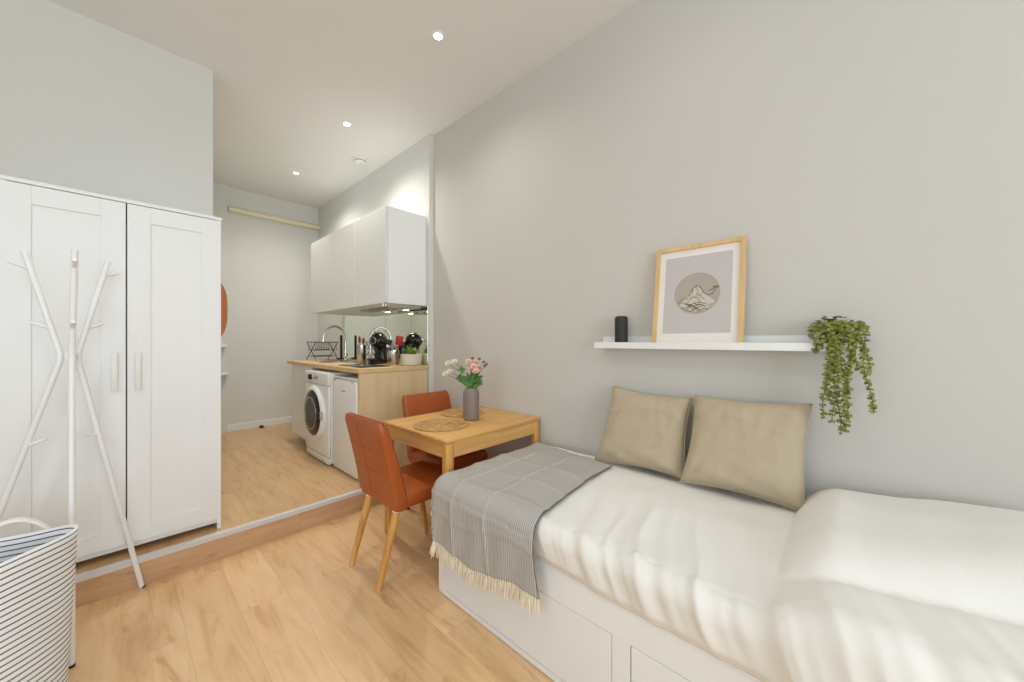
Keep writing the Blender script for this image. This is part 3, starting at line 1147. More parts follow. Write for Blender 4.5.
# ------------------------------------------------------------------ table
TX0, TX1, TY0, TY1, TZ = 1.174, 1.978, 1.565, 2.255, 0.742
tb = thing('dining_table', 'small oak dining table pushed against the wall by the bed end', 'table', ((TX0 + TX1) / 2, (TY0 + TY1) / 2, 0))
hx, hy = (TX1 - TX0) / 2, (TY1 - TY0) / 2
b = new()
box(b, (-hx, -hy, TZ - 0.020), (hx, hy, TZ), 0.006, 3)
obj('tabletop', b, 'oak_table', tb)
for sx in (-1, 1):
    for sy in (-1, 1):
        b = new()
        x, y = sx * (hx - 0.030), sy * (hy - 0.030)
        box(b, (x - 0.026, y - 0.026, 0), (x + 0.026, y + 0.026, TZ - 0.021), 0.014, 4)
        obj('leg', b, 'oak_leg', tb)
for sy in (-1, 1):
    b = new()
    y = sy * (hy - 0.020)
    box(b, (-hx + 0.05, y - 0.011, TZ - 0.105), (hx - 0.05, y + 0.011, TZ - 0.0205), 0.002)
    obj('apron', b, 'oak_table', tb, smooth=False)
for sx in (-1, 1):
    b = new()
    x = sx * (hx - 0.020)
    box(b, (x - 0.011, -hy + 0.05, TZ - 0.105), (x + 0.011, hy - 0.05, TZ - 0.0205), 0.002)
    obj('apron', b, 'oak_table_y', tb, smooth=False)


# ------------------------------------------------------------------ chairs
def make_chair(label, leg_mat):
    """upholstered side chair facing local +X"""
    t = thing('dining_chair', label, 'chair')
    b = new()
    box(b, (-0.19, -0.212, 0.385), (0.235, 0.212, 0.470), 0.030, 4)
    for v in b.verts:                                    # crowned cushion, narrower at the front, sagging underside
        u = (v.co.x + 0.19) / 0.425
        v.co.y *= 1 - 0.05 * u
        if v.co.z > 0.43:
            v.co.z += 0.010 * (1 - (v.co.y / 0.22) ** 2)
    obj('seat', b, 'leather', t)
    b = new()
    nseg = 14
    rings = []
    for i in range(nseg + 1):
        u = i / nseg
        z = 0.385 + 0.475 * u
        xr = -0.205 - 0.100 * u ** 1.25               # rear face leans back
        th = 0.085 - 0.030 * u
        hw_ = 0.213 - 0.004 * u
        r_ = 0.020
        e = min(1.0, min(u, 1 - u) / 0.05)
        sh = 0.010 * (1 - e)
        x0, x1 = xr + sh, xr + th - sh
        w_ = hw_ - sh
        ring = []
        for cx_, cy_, a0 in ((x1 - r_, w_ - r_, 0), (x0 + r_, w_ - r_, 90), (x0 + r_, -w_ + r_, 180), (x1 - r_, -w_ + r_, 270)):
            for q in range(5):
                a_ = math.radians(a0 + q * 22.5)
                ring.append(b.verts.new((cx_ + r_ * math.cos(a_), cy_ + r_ * math.sin(a_), z)))
        rings.append(ring)
    n_ = len(rings[0])
    for i in range(nseg):
        for k_ in range(n_):
            b.faces.new((rings[i][k_], rings[i][(k_ + 1) % n_], rings[i + 1][(k_ + 1) % n_], rings[i + 1][k_]))
    b.faces.new(rings[0][::-1])
    b.faces.new(rings[-1])
    bk = obj('backrest', b, 'leather', t)
    b = new()

    def rear(u):
        return -0.205 - 0.100 * u ** 1.25

    for u in (0.40, 0.66):                               # stitched seams across the rear of the back
        pts = [(rear(u) - 0.0006, -0.195 + 0.39 * q / 10, 0.385 + 0.475 * u + 0.004 * math.sin(q)) for q in range(11)]
        tube(b, pts, 0.0012, 6)
    pts = [(rear(u_ / 12) - 0.0006, 0.045, 0.385 + 0.475 * u_ / 12) for u_ in range(1, 12)]
    tube(b, pts, 0.0012, 6)
    obj('stitching', b, 'leather_seam', bk)
    for sx, top, bot in ((-1, (-0.165, 0.150), (-0.275, 0.158)), (1, (0.150, 0.150), (0.225, 0.160))):
        for sy in (-1, 1):
            b = new()
            p0, p1 = Vector((top[0], sy * top[1], 0.385)), Vector((bot[0], sy * bot[1], 0.0))
            pts = [p0 + (p1 - p0) * q / 6 for q in range(7)]
            tube(b, pts, [0.0205, 0.0205, 0.020, 0.019, 0.0175, 0.016, 0.0135], 16)
            lg = obj('leg', b, leg_mat, t)
            b = new()
            tube(b, [p0 + Vector((0, 0, 0.003)), p0 + (p1 - p0) * 0.045], 0.0225, 16)
            fo = obj('ferrule', b, 'white_metal', lg)
    return t


ch1 = make_chair('tan orange leather chair with oak legs at the table end, back to the room', 'oak_leg')
ch1.location = (1.158, 1.905, 0)
ch1['group'] = 'leather dining chairs'
ch2 = make_chair('tan orange leather chair tucked in at the far side of the table, facing the camera', 'shaded_leg')
ch2.location = (1.632, 2.170, 0)
ch2.rotation_euler = (0, 0, -PI / 2)
ch2['group'] = 'leather dining chairs'


# ------------------------------------------------------------------ on the table
def placemat(loc, label, r):
    b = new()
    turns, npt = 9, 300
    for k_ in range(turns):                              # concentric braided cords
        rr = r * (k_ + 0.6) / turns
        m_ = max(16, int(90 * rr / r))
        pts = [(rr * math.cos(2 * PI * q / m_), rr * math.sin(2 * PI * q / m_), 0.0045 + 0.0012 * math.sin(q * 2.1)) for q in range(m_ + 1)]
        tube(b, pts, r / turns * 0.52, 6, cap=False)
    for v in b.verts:
        v.co.z = max(0.0, min(v.co.z, 0.009))
    lathe(b, [(r * 0.98, 0.0), (r * 0.98, 0.004)], 40)
    o = tag(obj('placemat', b, 'jute'), label, 'placemat', 'round jute placemats')
    o.location = loc
    return o


placemat((1.362, 1.872, TZ), 'round woven jute placemat nearest the room side of the table', 0.168)
placemat((1.700, 2.085, TZ), 'round woven jute placemat by the wall behind the vase', 0.158)

va = thing('vase', 'taupe bottle-shaped ceramic vase standing on the oak table', 'vase', (1.603, 1.868, TZ))
b = new()
lathe(b, [(0.045, 0), (0.052, 0.005), (0.055, 0.02), (0.055, 0.165), (0.0535, 0.182), (0.049, 0.195), (0.043, 0.203), (0.042, 0.212), (0.038, 0.214), (0.036, 0.205), (0.045, 0.185), (0.048, 0.02), (0, 0.015)], 40)
obj('body', b, 'vase', va)
fl = thing('flower_bunch', 'bunch of white and blush flowers with green leaves in the taupe vase', 'flowers', (1.603, 1.868, TZ + 0.02))
# directions in the picture plane: L points left across the view, U up
Lv = Vector((-0.681, 0.732, 0))
Uv = Vector((0, 0, 1))
Nv = Vector((-0.732, -0.681, 0))
mouth = Vector((0, 0, 0.19))


def P(l, u, n=0.0):
    return Lv * l + Uv * u + Nv * n


heads = []
white = [(0.150, 0.355, 0.02), (0.112, 0.365, -0.01), (0.142, 0.300, 0.01), (0.165, 0.285, 0.03)]
pink = [(-0.02, 0.335, 0.02), (-0.035, 0.305, 0.04), (0.0, 0.315, 0.0), (-0.055, 0.325, -0.02), (0.015, 0.365, 0.0), (-0.025, 0.36, -0.03)]
mauve = [(-0.085, 0.365, 0.0), (-0.105, 0.350, 0.02), (-0.055, 0.385, 0.0), (-0.09, 0.335, -0.02), (-0.01, 0.39, 0.01)]
sb = new()
for kind in (white, pink, mauve):
    for l, u, n_ in kind:
        e = P(l, u, n_)
        m0 = mouth + P(l * 0.12, -0.17, 0)
        mid = mouth + P(l * 0.30, (u - 0.19) * 0.55, n_ * 0.4)
        tube(sb, [m0, mouth + P(l * 0.08, 0, 0), mid, e], [0.002, 0.002, 0.0017, 0.0014], 6)
obj('stems', sb, 'stem', fl)


def blossom(bm, c, r, petals, layers, face):
    face = face.normalized()
    a_, b_ = frame_of(face)
    for ly in range(layers):
        tilt = 0.25 + 0.45 * ly
        for q in range(petals):
            t = 2 * PI * (q + 0.5 * ly) / petals
            rad = a_ * math.cos(t) + b_ * math.sin(t)
            d = rad * math.cos(tilt) + face * math.sin(tilt)
            leaf(bm, c + rad * 0.002, d, face, r * (1 - 0.2 * ly), r * 0.8, 4, -0.2)


for kind, mat, r, pe, ly in ((white, 'petal_white', 0.024, 7, 3), (pink, 'petal_pink', 0.026, 8, 3), (mauve, 'petal_mauve', 0.012, 5, 2)):
    for l, u, n_ in kind:
        b = new()
        face = Vector((Lv * l * 0.8 + Nv * 0.5 + Uv * 0.5))
        blossom(b, P(l, u, n_), r, pe, ly, face)
        s = bmesh.ops.create_icosphere(b, subdivisions=1, radius=r * 0.28)
        for v in s['verts']:
            v.co += P(l, u, n_) + face.normalized() * r * 0.25
        obj('blossom', b, mat, fl, recalc=False)
b = new()
for q in range(70):
    l = random.uniform(-0.075, 0.06)
    p = mouth + P(l * 0.25, random.uniform(0.0, 0.05), random.uniform(-0.02, 0.03))
    d = P(l * 1.4, random.uniform(0.04, 0.11), random.uniform(-0.04, 0.05))
    leaf(b, p, d, Nv * 0.6 + Uv * 0.4, random.uniform(0.045, 0.085), random.uniform(0.012, 0.022), 4, 0.25)
for l, u in ((0.062, 0.315), (0.07, 0.265), (0.05, 0.25), (0.08, 0.255)):
    for q in range(4):
        a_ = q * 1.5
        leaf(b, P(l, u, 0), Lv * math.cos(a_) + Uv * math.sin(a_) + Nv * 0.3, Nv, 0.028, 0.018)
obj('foliage', b, 'leaf', fl, recalc=False)

# ------------------------------------------------------------------ bed
BX0, BX1, BY1, BY0, BZ = 1.095, 1.957, 1.528, -0.56, 0.565
bd = thing('daybed', 'white daybed frame with drawers along the right wall', 'bed', ((BX0 + BX1) / 2, (BY0 + BY1) / 2, 0))
ox, oy = (BX0 + BX1) / 2, (BY0 + BY1) / 2


def L(x, y, z):
    return (x - ox, y - oy, z)


b = new()
box(b, L(BX0, BY1 - 0.03, 0.004), L(BX1, BY1, BZ), 0.003)
obj('end_panel', b, 'white_foil', bd, smooth=False)
b = new()
box(b, L(BX0, BY0, 0.004), L(BX1, BY0 + 0.03, BZ), 0.003)
obj('end_panel', b, 'white_foil', bd, smooth=False)
b = new()
box(b, L(BX1 - 0.02, BY0 + 0.03, 0.05), L(BX1, BY1 - 0.03, BZ - 0.02), 0.002)
obj('back_rail', b, 'white_foil', bd, smooth=False)
# front: stile-and-rail face with two drawer openings
DR = [(0.574, 1.470), (-0.39, 0.506)]
DZ0, DZ1 = 0.03, 0.304
b = new()
box(b, L(BX0, BY0 + 0.031, DZ1 + 0.003), L(BX0 + 0.022, BY1 - 0.031, BZ), 0.0015)
box(b, L(BX0, 0.509, 0.004), L(BX0 + 0.022, 0.571, DZ1 + 0.003), 0.0005)
box(b, L(BX0, 1.473, 0.004), L(BX0 + 0.022, BY1 - 0.031, DZ1 + 0.003), 0.0005)
box(b, L(BX0, BY0 + 0.031, 0.004), L(BX0 + 0.022, -0.393, DZ1 + 0.003), 0.0005)
for y0, y1 in DR:
    box(b, L(BX0, y0 - 0.0029, 0.004), L(BX0 + 0.022, y1 + 0.0029, DZ0 - 0.003))
obj('front_panel', b, 'white_foil', bd, smooth=False)
for y0, y1 in DR:
    b = new()
    box(b, L(BX0 + 0.001, y0, DZ0), L(BX0 + 0.02, y1, DZ1), 0.002)
    d = obj('drawer', b, 'white_foil', bd, smooth=False)
    b = new()
    box(b, L(BX0 + 0.02, y0 + 0.02, DZ0 + 0.02), L(BX0 + 0.6, y1 - 0.02, DZ0 + 0.16))
    obj('drawer_box', b, 'white_foil', d, smooth=False)
b = new()
box(b, L(BX0 + 0.03, BY0 + 0.04, 0.36), L(BX1 - 0.03, BY1 - 0.04, 0.38))
obj('slat_base', b, 'white_foil', bd, smooth=False)
for x in (BX0 + 0.14, BX1 - 0.10):
    for y in (BY0 + 0.10, BY1 - 0.14):
        b = new()
        lathe(b, [(0.02, 0), (0.02, 0.0045)], 12, L(x, y, 0))
        obj('foot', b, 'gum', bd)

b = new()
box(b, (BX0 + 0.035, BY0 + 0.045, 0.382), (BX1 - 0.025, BY1 - 0.04, 0.548), 0.035, 4)
tag(obj('mattress', b, 'mattress'), 'white mattress inside the daybed under the duvet', 'mattress')


def nz(x, y, z=0.0):
    return noise.noise(Vector((x, y, z)))


def sstep(a, b_, x):
    t = max(0.0, min(1.0, (x - a) / (b_ - a)))
    return t * t * (3 - 2 * t)


# duvet: top sheet height over the bed and the hanging front
XE = 1.135                 # where the top starts to bend down


def pleat(y, s):
    """height of the long gathers in the cotton, s measured down the drop"""
    q = y + 0.34 * s + 0.030 * nz(y * 4, s * 5, 5)
    h = 0.0
    for f, a_, ph in ((36, 0.0090, 0.4), (67, 0.0070, 1.9), (113, 0.0040, 4.0)):
        m_ = 0.35 + 1.1 * abs(nz(y * 2.6, s * 1.5, f))
        h += a_ * m_ * (1 - 2 * abs(math.sin(q * f * 0.5 + ph)) ** 0.75)
    return h * (1 - sstep(0.72, 1.0, y))


def top_z(x, y):
    z = 0.588
    z += 0.006 * nz(x * 3, y * 2.2, 3) + 0.004 * nz(x * 9, y * 7, 1)
    crown = sstep(0.0, 0.45, x - 1.1) * (1 - sstep(0.55, 0.86, x - 1.1))
    z += 0.022 * crown * sstep(-0.2, 0.5, 1.4 - y)
    # thick folded half near the camera: two long mounds with a crease between
    t_ = max(0.0, min(1.0, (0.150 + 0.016 * nz(x * 4, 0, 9) - y) / 0.13))
    k_ = math.sin(t_ * PI / 2) ** 0.8
    cr_x = 1.26 - 0.26 * min(0.0, y - 0.05)
    d_ = x - cr_x
    back = 1 - math.exp(-max(0.0, d_) / 0.05)
    front = 1 - math.exp(-max(0.0, -d_) / 0.035)
    drop = 1 - sstep(1.86, 1.99, x)
    z += k_ * (0.045 + 0.065 * back * (0.55 + 0.45 * drop) + 0.022 * front + 0.05 * sstep(0.0, 0.5, 0.05 - y) * back)
    z += 0.004 * k_ * nz(x * 6, y * 4, 21)
    # soft pleats running from the cushions toward the front edge
    z += 0.75 * pleat(y, (1.135 - x) * 0.8) * (1 - sstep(1.18, 1.62, x)) * (1 - 0.6 * k_)
    return z


def hem_z(y):
    base = 0.424 + 0.022 * sstep(0.55, 0.95, y) + 0.004 * nz(y * 5, 0, 2)
    low = 1 - sstep(-0.02, 0.16, y)
    return base - 0.26 * low


def duvet_p(u, v):
    """u along the bed from the foot to the head end, v from the wall over the top and down the front"""
    y = 1.500 + (BY0 + 0.02 - 1.500) * u
    foot = sstep(0.0, 0.025, u) * (1 - sstep(0.965, 1.0, u)) ** 0.6
    if v <= 0.70:
        x = 1.950 + (XE - 1.950) * (v / 0.70)
        z = top_z(x, y)
        edge = 1 - sstep(0, 0.06, 1.950 - x)
        z -= 0.018 * edge
        z -= (1 - foot) * (0.03 if u < 0.5 else max(0.0, z - 0.575))
        return Vector((x, y, z))
    w_ = (v - 0.70) / 0.30
    z0 = top_z(XE, y)
    z0 -= (1 - foot) * (0.03 if u < 0.5 else max(0.0, z0 - 0.575))
    hz_ = hem_z(y)
    r = 0.062
    total = (PI / 2) * r + max(0.01, (z0 - r - hz_))
    s = w_ * total
    if s < PI / 2 * r:
        a_ = s / r
        x = XE - r * math.sin(a_)
        z = z0 - r * (1 - math.cos(a_))
        nx, nz_ = -math.sin(a_), math.cos(a_)
    else:
        x = XE - r
        z = z0 - r - (s - PI / 2 * r)
        nx, nz_ = -1.0, 0.0
    d = pleat(y, s) * (0.75 + 0.5 * sstep(0, 0.4, w_)) * (1 - 0.75 * sstep(0.6, 1.0, w_))
    d = max(d, -0.012)
    low = 1 - sstep(-0.02, 0.16, y)
    d += 0.055 * low * math.sin(PI * min(1, w_ * 0.85))
    d += 0.012 * math.sin(PI * min(1.0, w_ * 1.05))
    # tuck the hem in against the frame
    d -= 0.010 * sstep(0.85, 1.0, w_)
    return Vector((x + nx * d, y, z + nz_ * d))


b = new()
grid(b, 230, 110, duvet_p)
dv = tag(obj('duvet', b, 'duvet', angle=180), 'rumpled white duvet spread over the daybed, folded thick toward the right', 'duvet')
solid(dv, 0.014, -1)

# ------------------------------------------------------------------ throw at the foot of the bed
TH = 0.012


def drape(px, py):
    """flat cloth point -> draped over the top, front edge and foot edge of the bed"""
    ex, ey = 1.115, 1.470
    dx, dy = max(0.0, ex - px), max(0.0, py - ey)
    h = math.hypot(dx, dy)
    cx, cyy = max(px, ex), min(py, ey)
    zt = top_z(max(cx, XE), cyy) + 0.010
    if h < 1e-6:
        return Vector((cx, cyy, zt))
    ux, uy = -dx / h, dy / h
    r = 0.068
    if h < PI / 2 * r:
        a_ = h / r
        o_, z = r * math.sin(a_), zt - r * (1 - math.cos(a_))
    else:
        o_, z = r + 0.008, zt - r - (h - PI / 2 * r)
        o_ += 0.004 * math.sin(py * 40 + z * 12) * sstep(0, 0.1, h - PI / 2 * r)
    return Vector((cx + ux * o_, cyy + uy * o_, z))


S0, S1 = 1.575, 0.835      # along the bed (foot end to the right edge)


def throw_flat(u, v):
    """u across (foot -> right edge), v from wall side to hanging hem"""
    y0 = S0 - 0.012 * math.sin(v * 7)
    y1 = 0.905 - 0.075 * v + 0.02 * math.sin(v * 3.0)
    y = y0 + (y1 - y0) * u
    xtop = 1.86 - 0.115 * u + 0.01 * math.sin(u * 5)
    xbot = 0.765 + 0.035 * sstep(0.4, 1.0, u) + 0.010 * math.sin(u * 9)
    x = xtop + (xbot - xtop) * v
    return x, y


def throw_p(u, v):
    x, y = throw_flat(u, v)
    p = drape(x, y)
    k_ = 0.0
    for c_ in (0.33, 0.63):                              # pressed fold creases
        k_ += 0.006 * math.exp(-((u - c_) / 0.012) ** 2)
    for c_ in (0.30, 0.48, 0.66, 0.84):
        k_ += 0.004 * math.exp(-((v - c_ - 0.02 * math.sin(u * 6)) / 0.014) ** 2)
    k_ += 0.004 * nz(x * 7, y * 7, 12)
    hang = 1 - sstep(1.02, 1.12, x)
    p.z += k_ * (1 - hang) + 0.003
    p.x -= k_ * hang + 0.004 * hang
    return p


b = new()
grid(b, 120, 120, throw_p, lambda u, v: (throw_flat(u, v)[1], throw_flat(u, v)[0]))
thr = thing('throw_blanket', 'grey finely striped throw with cream fringe over the foot of the bed', 'throw blanket', (1.5, 1.25, 0.6))
off = Vector((1.5, 1.25, 0.6))
bmesh.ops.translate(b, verts=b.verts, vec=-off)
cl = obj('cloth', b, 'throw', thr, angle=180)
solid(cl, 0.004, 1)


def edge_tube(pts, r, mat, name):
    b = new()
    tube(b, [p - off for p in pts], r, 8)
    return obj(name, b, mat, thr)


edge_tube([throw_p(1.0, v / 80) for v in range(81)], 0.003, 'throw_trim', 'edge_trim')
edge_tube([throw_p(0.0, v / 80) for v in range(81)], 0.003, 'throw_trim', 'edge_trim')


def fringe(pairs, length, name, spread):
    """bundles of cotton strands hanging from edge points"""
    b = new()
    for p, out in pairs:
        for q in range(4):
            o_ = out + Vector((random.uniform(-1, 1), random.uniform(-1, 1), random.uniform(-0.4, 0.4))) * spread
            l_ = length * random.uniform(0.75, 1.15)
            p1 = p + o_.normalized() * l_ * 0.5
            p2 = p1 + (o_.normalized() * 0.7 + Vector((0, 0, -0.5))).normalized() * l_ * 0.5
            tube(b, [p - off, p1 - off, p2 - off], [0.0026, 0.0034, 0.0014], 5)
    o = obj(name, b, 'fringe', thr)
    o['kind'] = 'stuff'
    return o


hem = []
for q in range(62):
    p = throw_p(0.02 + 0.98 * q / 61, 1.0)
    hem.append((p + Vector((-0.003, 0, 0.002)), Vector((-0.12, 0.05 * math.sin(q), -1))))
fringe(hem, 0.062, 'fringe', 0.18)
side = []
for q in range(64):
    p = throw_p(0.0, 0.05 + 0.95 * q / 63)
    p2 = throw_p(0.06, 0.05 + 0.95 * q / 63)
    side.append((p, (p - p2).normalized() * 1.0 + Vector((0, 0.1, 0))))
fringe(side, 0.032, 'fringe', 0.5)


# ------------------------------------------------------------------ cushions
def cushion(name, label, corners, thick, seed):
    """pillow through four given corner points TL, TR, BR, BL (seen from the room), bulging both ways"""
    tl, tr, br, bl = [Vector(c) for c in corners]
    ctr = (tl + tr + br + bl) / 4
    nrm = (tr - tl).cross(bl - tl).normalized()
    if nrm.x > 0:
        nrm = -nrm
    root = thing(name, label, 'cushion', ctr, 0, 'beige linen cushions')
    nn = 44
    b = new()
    sides = []
    for sgn in (1, -1):
        def fn(i, j, sgn=sgn):
            u, v = i * 2 - 1, j * 2 - 1
            p = (tl * (1 - i) + tr * i) * (1 - j) + (bl * (1 - i) + br * i) * j
            # sides pull in between the corners
            pin = 0.085
            hv = (tr - tl) * 0.5
            vv = (bl - tl) * 0.5
            p = p - hv * u * pin * (1 - v * v) * abs(u) ** 3 - vv * v * pin * (1 - u * u) * abs(v) ** 3
            f = max(0.0, (1 - u ** 4)) * max(0.0, (1 - v ** 4))
            h = thick * f ** 0.55
            e = (1 - f) ** 2
            wr = 0.007 * nz(u * 1.9 + seed, v * 1.9, sgn) + 0.006 * (0.5 - abs(nz(u * 3.1 + v * 1.6 + seed, v * 2.2 - u, sgn + 4)) * 2.2) + 0.012 * math.sin(u * 11 + v * 5 + seed) * abs(u) ** 4 * f + 0.011 * math.sin(v * 13 - u * 6 + seed) * abs(v) ** 4 * f
            wr += 0.010 * math.exp(-((v + 0.42 + 0.12 * math.sin(u * 2.5 + seed)) / 0.06) ** 2) * sgn * 0.5
            return p + nrm * sgn * (h + wr * min(1, f * 3) * sgn) - ctr
        sides.append(grid(b, nn, nn, fn))
    bmesh.ops.remove_doubles(b, verts=b.verts, dist=0.0004)
    o = obj('cover', b, 'cushion', root, angle=180)
    b = new()
    pts = []
    for (a_, c_) in (((0, 0), (1, 0)), ((1, 0), (1, 1)), ((1, 1), (0, 1)), ((0, 1), (0, 0))):
        for q in range(12):
            i = a_[0] + (c_[0] - a_[0]) * q / 12
            j = a_[1] + (c_[1] - a_[1]) * q / 12
            u, v = i * 2 - 1, j * 2 - 1
            p = (tl * (1 - i) + tr * i) * (1 - j) + (bl * (1 - i) + br * i) * j
            hv, vv = (tr - tl) * 0.5, (bl - tl) * 0.5
            p = p - hv * u * 0.085 * (1 - v * v) * abs(u) ** 3 - vv * v * 0.085 * (1 - u * u) * abs(v) ** 3
            pts.append(p - ctr)
    pts.append(pts[0])
    tube(b, pts, 0.003, 6, cap=False)
    obj('seam', b, 'cushion', root)
    return root


cushion('cushion', 'beige linen cushion on the left, closer to the throw, leaning on the wall',
        ((1.935, 1.000, 1.012), (1.935, 0.575, 0.985), (1.800, 0.565, 0.620), (1.795, 1.045, 0.602)), 0.060, 1.0)
cushion('cushion', 'larger looking beige linen cushion on the right, under the picture frame',
        ((1.925, 0.560, 1.004), (1.930, 0.112, 1.012), (1.785, 0.124, 0.610), (1.745, 0.570, 0.625)), 0.068, 2.7)

# ------------------------------------------------------------------ shelf and what stands on it
SH0, SH1, SHZ = -0.005, 1.086, 1.263
LB = SHZ - 0.024           # ledge floor, a little below its front lip
sh = thing('picture_ledge', 'long narrow white picture ledge on the wall above the bed', 'shelf', (1.925, (SH0 + SH1) / 2, SHZ - 0.034))
hl = (SH1 - SH0) / 2
b = new()
box(b, (1.874 - 1.925, -hl, 0.0), (WALL_X - 0.001 - 1.925, hl, 0.010), 0.001)
obj('shelf_board', b, 'white', sh, smooth=False)
b = new()
box(b, (1.864 - 1.925, -hl, 0.0), (1.874 - 1.925, hl, 0.034), 0.0015)
obj('front_lip', b, 'white', sh, smooth=False)
b = new()
box(b, (WALL_X - 0.013 - 1.925, -hl, 0.010), (WALL_X - 0.001 - 1.925, hl, 0.066), 0.0015)
obj('back_rail', b, 'white', sh, smooth=False)

sp_ = thing('bluetooth_speaker', 'small black cylindrical speaker on the left of the ledge', 'speaker', (1.915, 0.942, LB))
b = new()
lathe(b, [(0.031, 0), (0.035, 0.004), (0.0355, 0.012), (0.0355, 0.158), (0.033, 0.165), (0.026, 0.167)], 36)
obj('body', b, 'speaker', sp_)
b = new()
lathe(b, [(0.027, 0.1665), (0.027, 0.170), (0.0, 0.1705)], 30)
obj('top_cap', b, 'black_matt', sp_)
b = new()
lathe(b, [(0.0359, 0.005), (0.0359, 0.011)], 36, cap0=False, cap1=False)
obj('base_ring', b, 'black', sp_)

# framed print, leaning back
FWD, FH, FB, FD = 0.408, 0.520, 0.020, 0.026
fr_ = thing('framed_print', 'light oak framed print of a mountain circle leaning on the ledge', 'picture', (1.8765, 0.552, LB))
fr_.rotation_euler = (0, math.radians(8.0), 0)
# local: +Y runs toward the kitchen (left in view), face looks to -X, leans back
b = new()
hw_ = FWD / 2
for lo, hi in (((-hw_, 0), (-hw_ + FB, FH)), ((hw_ - FB, 0), (hw_, FH))):
    box(b, (0, lo[0], lo[1]), (FD, hi[0], hi[1]), 0.0015)
for z0, z1 in ((0, FB), (FH - FB, FH)):
    box(b, (0.0005, -hw_ + FB, z0), (FD - 0.001, hw_ - FB, z1), 0.0015)
obj('frame', b, 'oak_frame', fr_, smooth=False)
b = new()
box(b, (0.012, -hw_ + FB - 0.004, FB - 0.004), (0.018, hw_ - FB + 0.004, FH - FB + 0.004))
mt = obj('mat_board', b, 'paper', fr_, smooth=False)
b = new()
box(b, (0.0105, -hw_ + 0.052, 0.072), (0.0122, hw_ - 0.050, FH - 0.055))
pr = obj('print', b, 'print', mt, smooth=False)
cz0, cr0 = 0.270, 0.104
b = new()
lathe(b, [(cr0, 0.0104), (cr0, 0.0098)], 56, (0, 0.0, cz0), 'X')
obj('printed_disc', b, 'print_disc', pr, smooth=False)
# cream hill and hand drawn ridge lines
b = new()
hill = [(-0.078, -0.055), (-0.05, -0.02), (-0.028, 0.004), (-0.012, 0.03), (0.004, 0.036), (0.02, 0.022), (0.03, 0.0), (0.052, -0.018), (0.084, -0.045), (0.05, -0.078), (0.0, -0.092), (-0.045, -0.082)]
vs = [b.verts.new((0.0096, -y_, cz0 + z_)) for y_, z_ in hill]
b.faces.new(vs)
r = bmesh.ops.extrude_face_region(b, geom=list(b.faces))
for v in r['geom']:
    if isinstance(v, bmesh.types.BMVert):
        v.co.x = 0.0099
obj('printed_hill', b, 'print_pale', pr, smooth=False)
b = new()
NX = (-1, 0, 0)


def ink(pts, w_=0.0022):
    fine = []
    for i in range(len(pts) - 1):
        for q in range(6):
            u = q / 6
            y_ = pts[i][0] + (pts[i + 1][0] - pts[i][0]) * u
            z_ = pts[i][1] + (pts[i + 1][1] - pts[i][1]) * u
            fine.append((0.0096, -y_ + 0.0012 * nz(y_ * 90, z_ * 90, 5), cz0 + z_ + 0.0016 * nz(y_ * 80, z_ * 80, 1)))
    quadstrip(b, fine, w_, NX, 0.0007)


ink([(-0.086, -0.046), (-0.06, -0.024), (-0.045, -0.026), (-0.026, 0.008), (-0.010, 0.032), (0.004, 0.038), (0.018, 0.026), (0.03, 0.004), (0.05, -0.012), (0.07, -0.01), (0.092, 0.03)], 0.003)
ink([(-0.004, 0.034), (0.008, 0.012), (0.002, 0.0), (0.022, -0.02), (0.04, -0.034)])
ink([(-0.016, 0.022), (-0.02, 0.0), (-0.034, -0.016)])
ink([(-0.042, -0.05), (-0.03, -0.028), (-0.012, -0.018), (0.006, -0.024), (0.016, -0.04), (0.012, -0.056), (-0.006, -0.062), (-0.03, -0.058), (-0.042, -0.05)])
ink([(0.07, 0.026), (0.09, 0.030), (0.098, 0.022), (0.078, 0.02), (0.05, 0.004)], 0.0034)
for k_ in range(7):
    z_ = -0.050 - 0.006 * k_
    half = math.sqrt(max(0.0, cr0 ** 2 - z_ ** 2)) * 0.86
    s0 = -half + 0.02 * (k_ % 3)
    s1 = half - 0.025 * ((k_ + 1) % 3)
    ink([(s0 + (s1 - s0) * q / 7, z_ + 0.006 * math.sin(q * 1.7 + k_ * 1.1)) for q in range(8)], 0.0034 if k_ % 2 else 0.0024)
for k_ in range(5):
    ink([(-0.03 + k_ * 0.012, -0.03 + 0.004 * k_), (-0.022 + k_ * 0.014, -0.012 + 0.006 * k_)], 0.0016)
obj('printed_lines', b, 'ink', pr, smooth=False, recalc=False)

# trailing plant at the right end of the ledge
tp = thing('trailing_plant', 'trailing round-leaved plant hanging from the right end of the ledge', 'potted plant', (1.925, 0.046, LB))
b = new()
lathe(b, [(0.036, 0), (0.042, 0.004), (0.050, 0.075), (0.052, 0.080), (0.046, 0.080), (0.045, 0.068)], 32, cap1=False)
pt = obj('pot', b, 'navy', tp)
b = new()
lathe(b, [(0.046, 0.066), (0, 0.072)], 20, cap0=False)
obj('soil', b, 'soil', pt)


def round_leaf(bm, p, d, up, s):
    leaf(bm, p, d, up, s, s * 0.95, 4, 0.2)


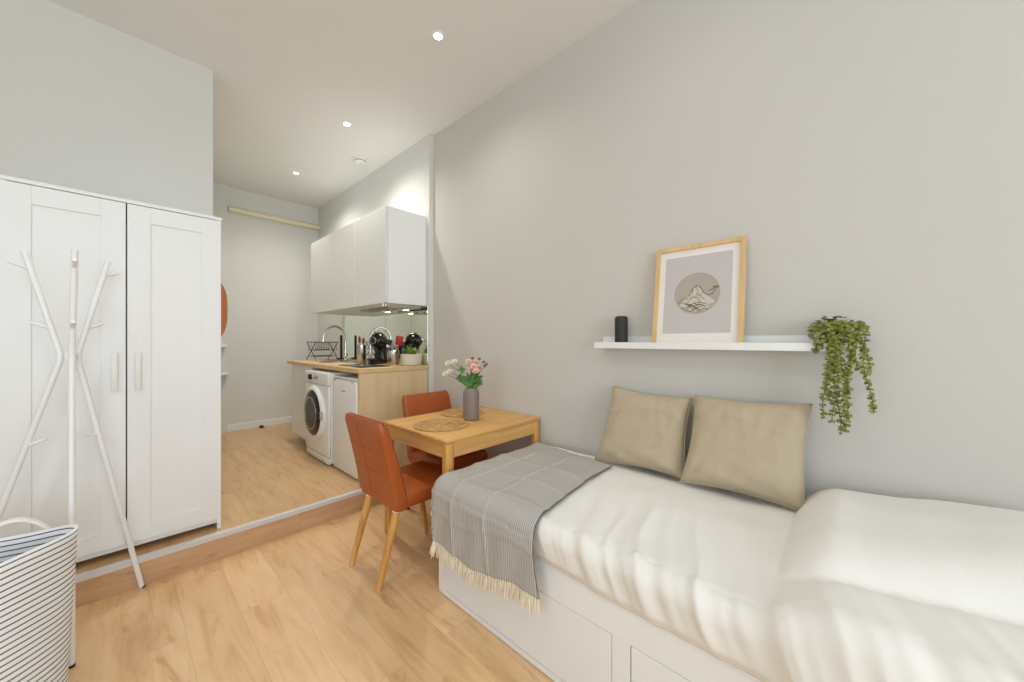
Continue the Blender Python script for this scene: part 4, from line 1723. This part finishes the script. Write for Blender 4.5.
b = new()
for q in range(120):
    a_ = random.uniform(0, 2 * PI)
    r = 0.056 * math.sqrt(random.random())
    p = Vector((math.cos(a_) * r * 0.9, math.sin(a_) * r * 1.25, 0.070 + random.uniform(0, 0.048) * (1 - (r / 0.075) ** 2) + 0.012))
    el = random.uniform(-0.3, 0.9)
    d = Vector((math.cos(a_) * math.cos(el), math.sin(a_) * math.cos(el), math.sin(el)))
    q_ = p + d * 0.022
    if q_.x > 0.05:
        continue
    round_leaf(b, p, d, Vector((0, 0, 1)), random.uniform(0.013, 0.020))
obj('foliage', b, 'leaf_trail', tp, recalc=False)
# vines: (y of the drop, lowest z, x of the drop) from the pot
vines = [(0.062, -0.010, -0.062), (0.045, -0.02, -0.066), (0.022, -0.270, -0.066), (0.012, -0.215, -0.070), (-0.012, -0.325, -0.068), (-0.032, -0.315, -0.064),
         (-0.004, -0.280, -0.074), (-0.050, -0.165, -0.066), (-0.066, -0.075, -0.060), (-0.100, -0.235, -0.058), (-0.092, -0.100, -0.050), (0.002, -0.120, -0.076), (-0.040, -0.260, -0.070)]
for i, (ye, ze, xe) in enumerate(vines):
    b = new()
    a0 = Vector((xe * 0.4, ye * 0.4, 0.085))
    a1 = Vector((xe * 1.0, ye * 0.85, 0.092))
    npt = 14
    pts = []
    for q in range(npt + 1):
        u = q / npt
        if u < 0.25:
            p = a0.lerp(a1, u / 0.25) + Vector((0, 0, 0.012 * math.sin(PI * u / 0.25)))
        else:
            t = (u - 0.25) / 0.75
            p = a1 + Vector((-0.012 * math.sin(t * PI), (ye * 0.15) * t, (ze - a1.z) * t))
            p.y += 0.010 * math.sin(t * 6 + i * 1.3)
            p.x += 0.008 * math.sin(t * 5 + i)
        pts.append(p)
    tube(b, pts, [0.0014] * len(pts), 5)
    st_ = obj('vine', b, 'stem', tp)
    b = new()
    total = sum((pts[q + 1] - pts[q]).length for q in range(npt))
    nl = max(8, int(total / 0.0105))
    for q in range(nl):
        u = (q + 0.5) / nl * npt
        k_ = min(npt - 1, int(u))
        p = pts[k_].lerp(pts[k_ + 1], u - k_)
        for sgn in (-1, 1):
            a_ = q * 1.9 + (0 if sgn > 0 else PI) + random.uniform(-0.4, 0.4)
            d = Vector((math.cos(a_) * 0.8, math.sin(a_), random.uniform(-0.75, 0.5)))
            sz = random.uniform(0.012, 0.018) * (1.15 - 0.25 * q / nl)
            if (p + d * sz).x > 0.052:
                continue
            round_leaf(b, p, d, Vector((-0.8, random.uniform(-0.4, 0.4), random.uniform(0.2, 0.9))), sz)
    obj('leaves', b, 'leaf_trail', st_, recalc=False)
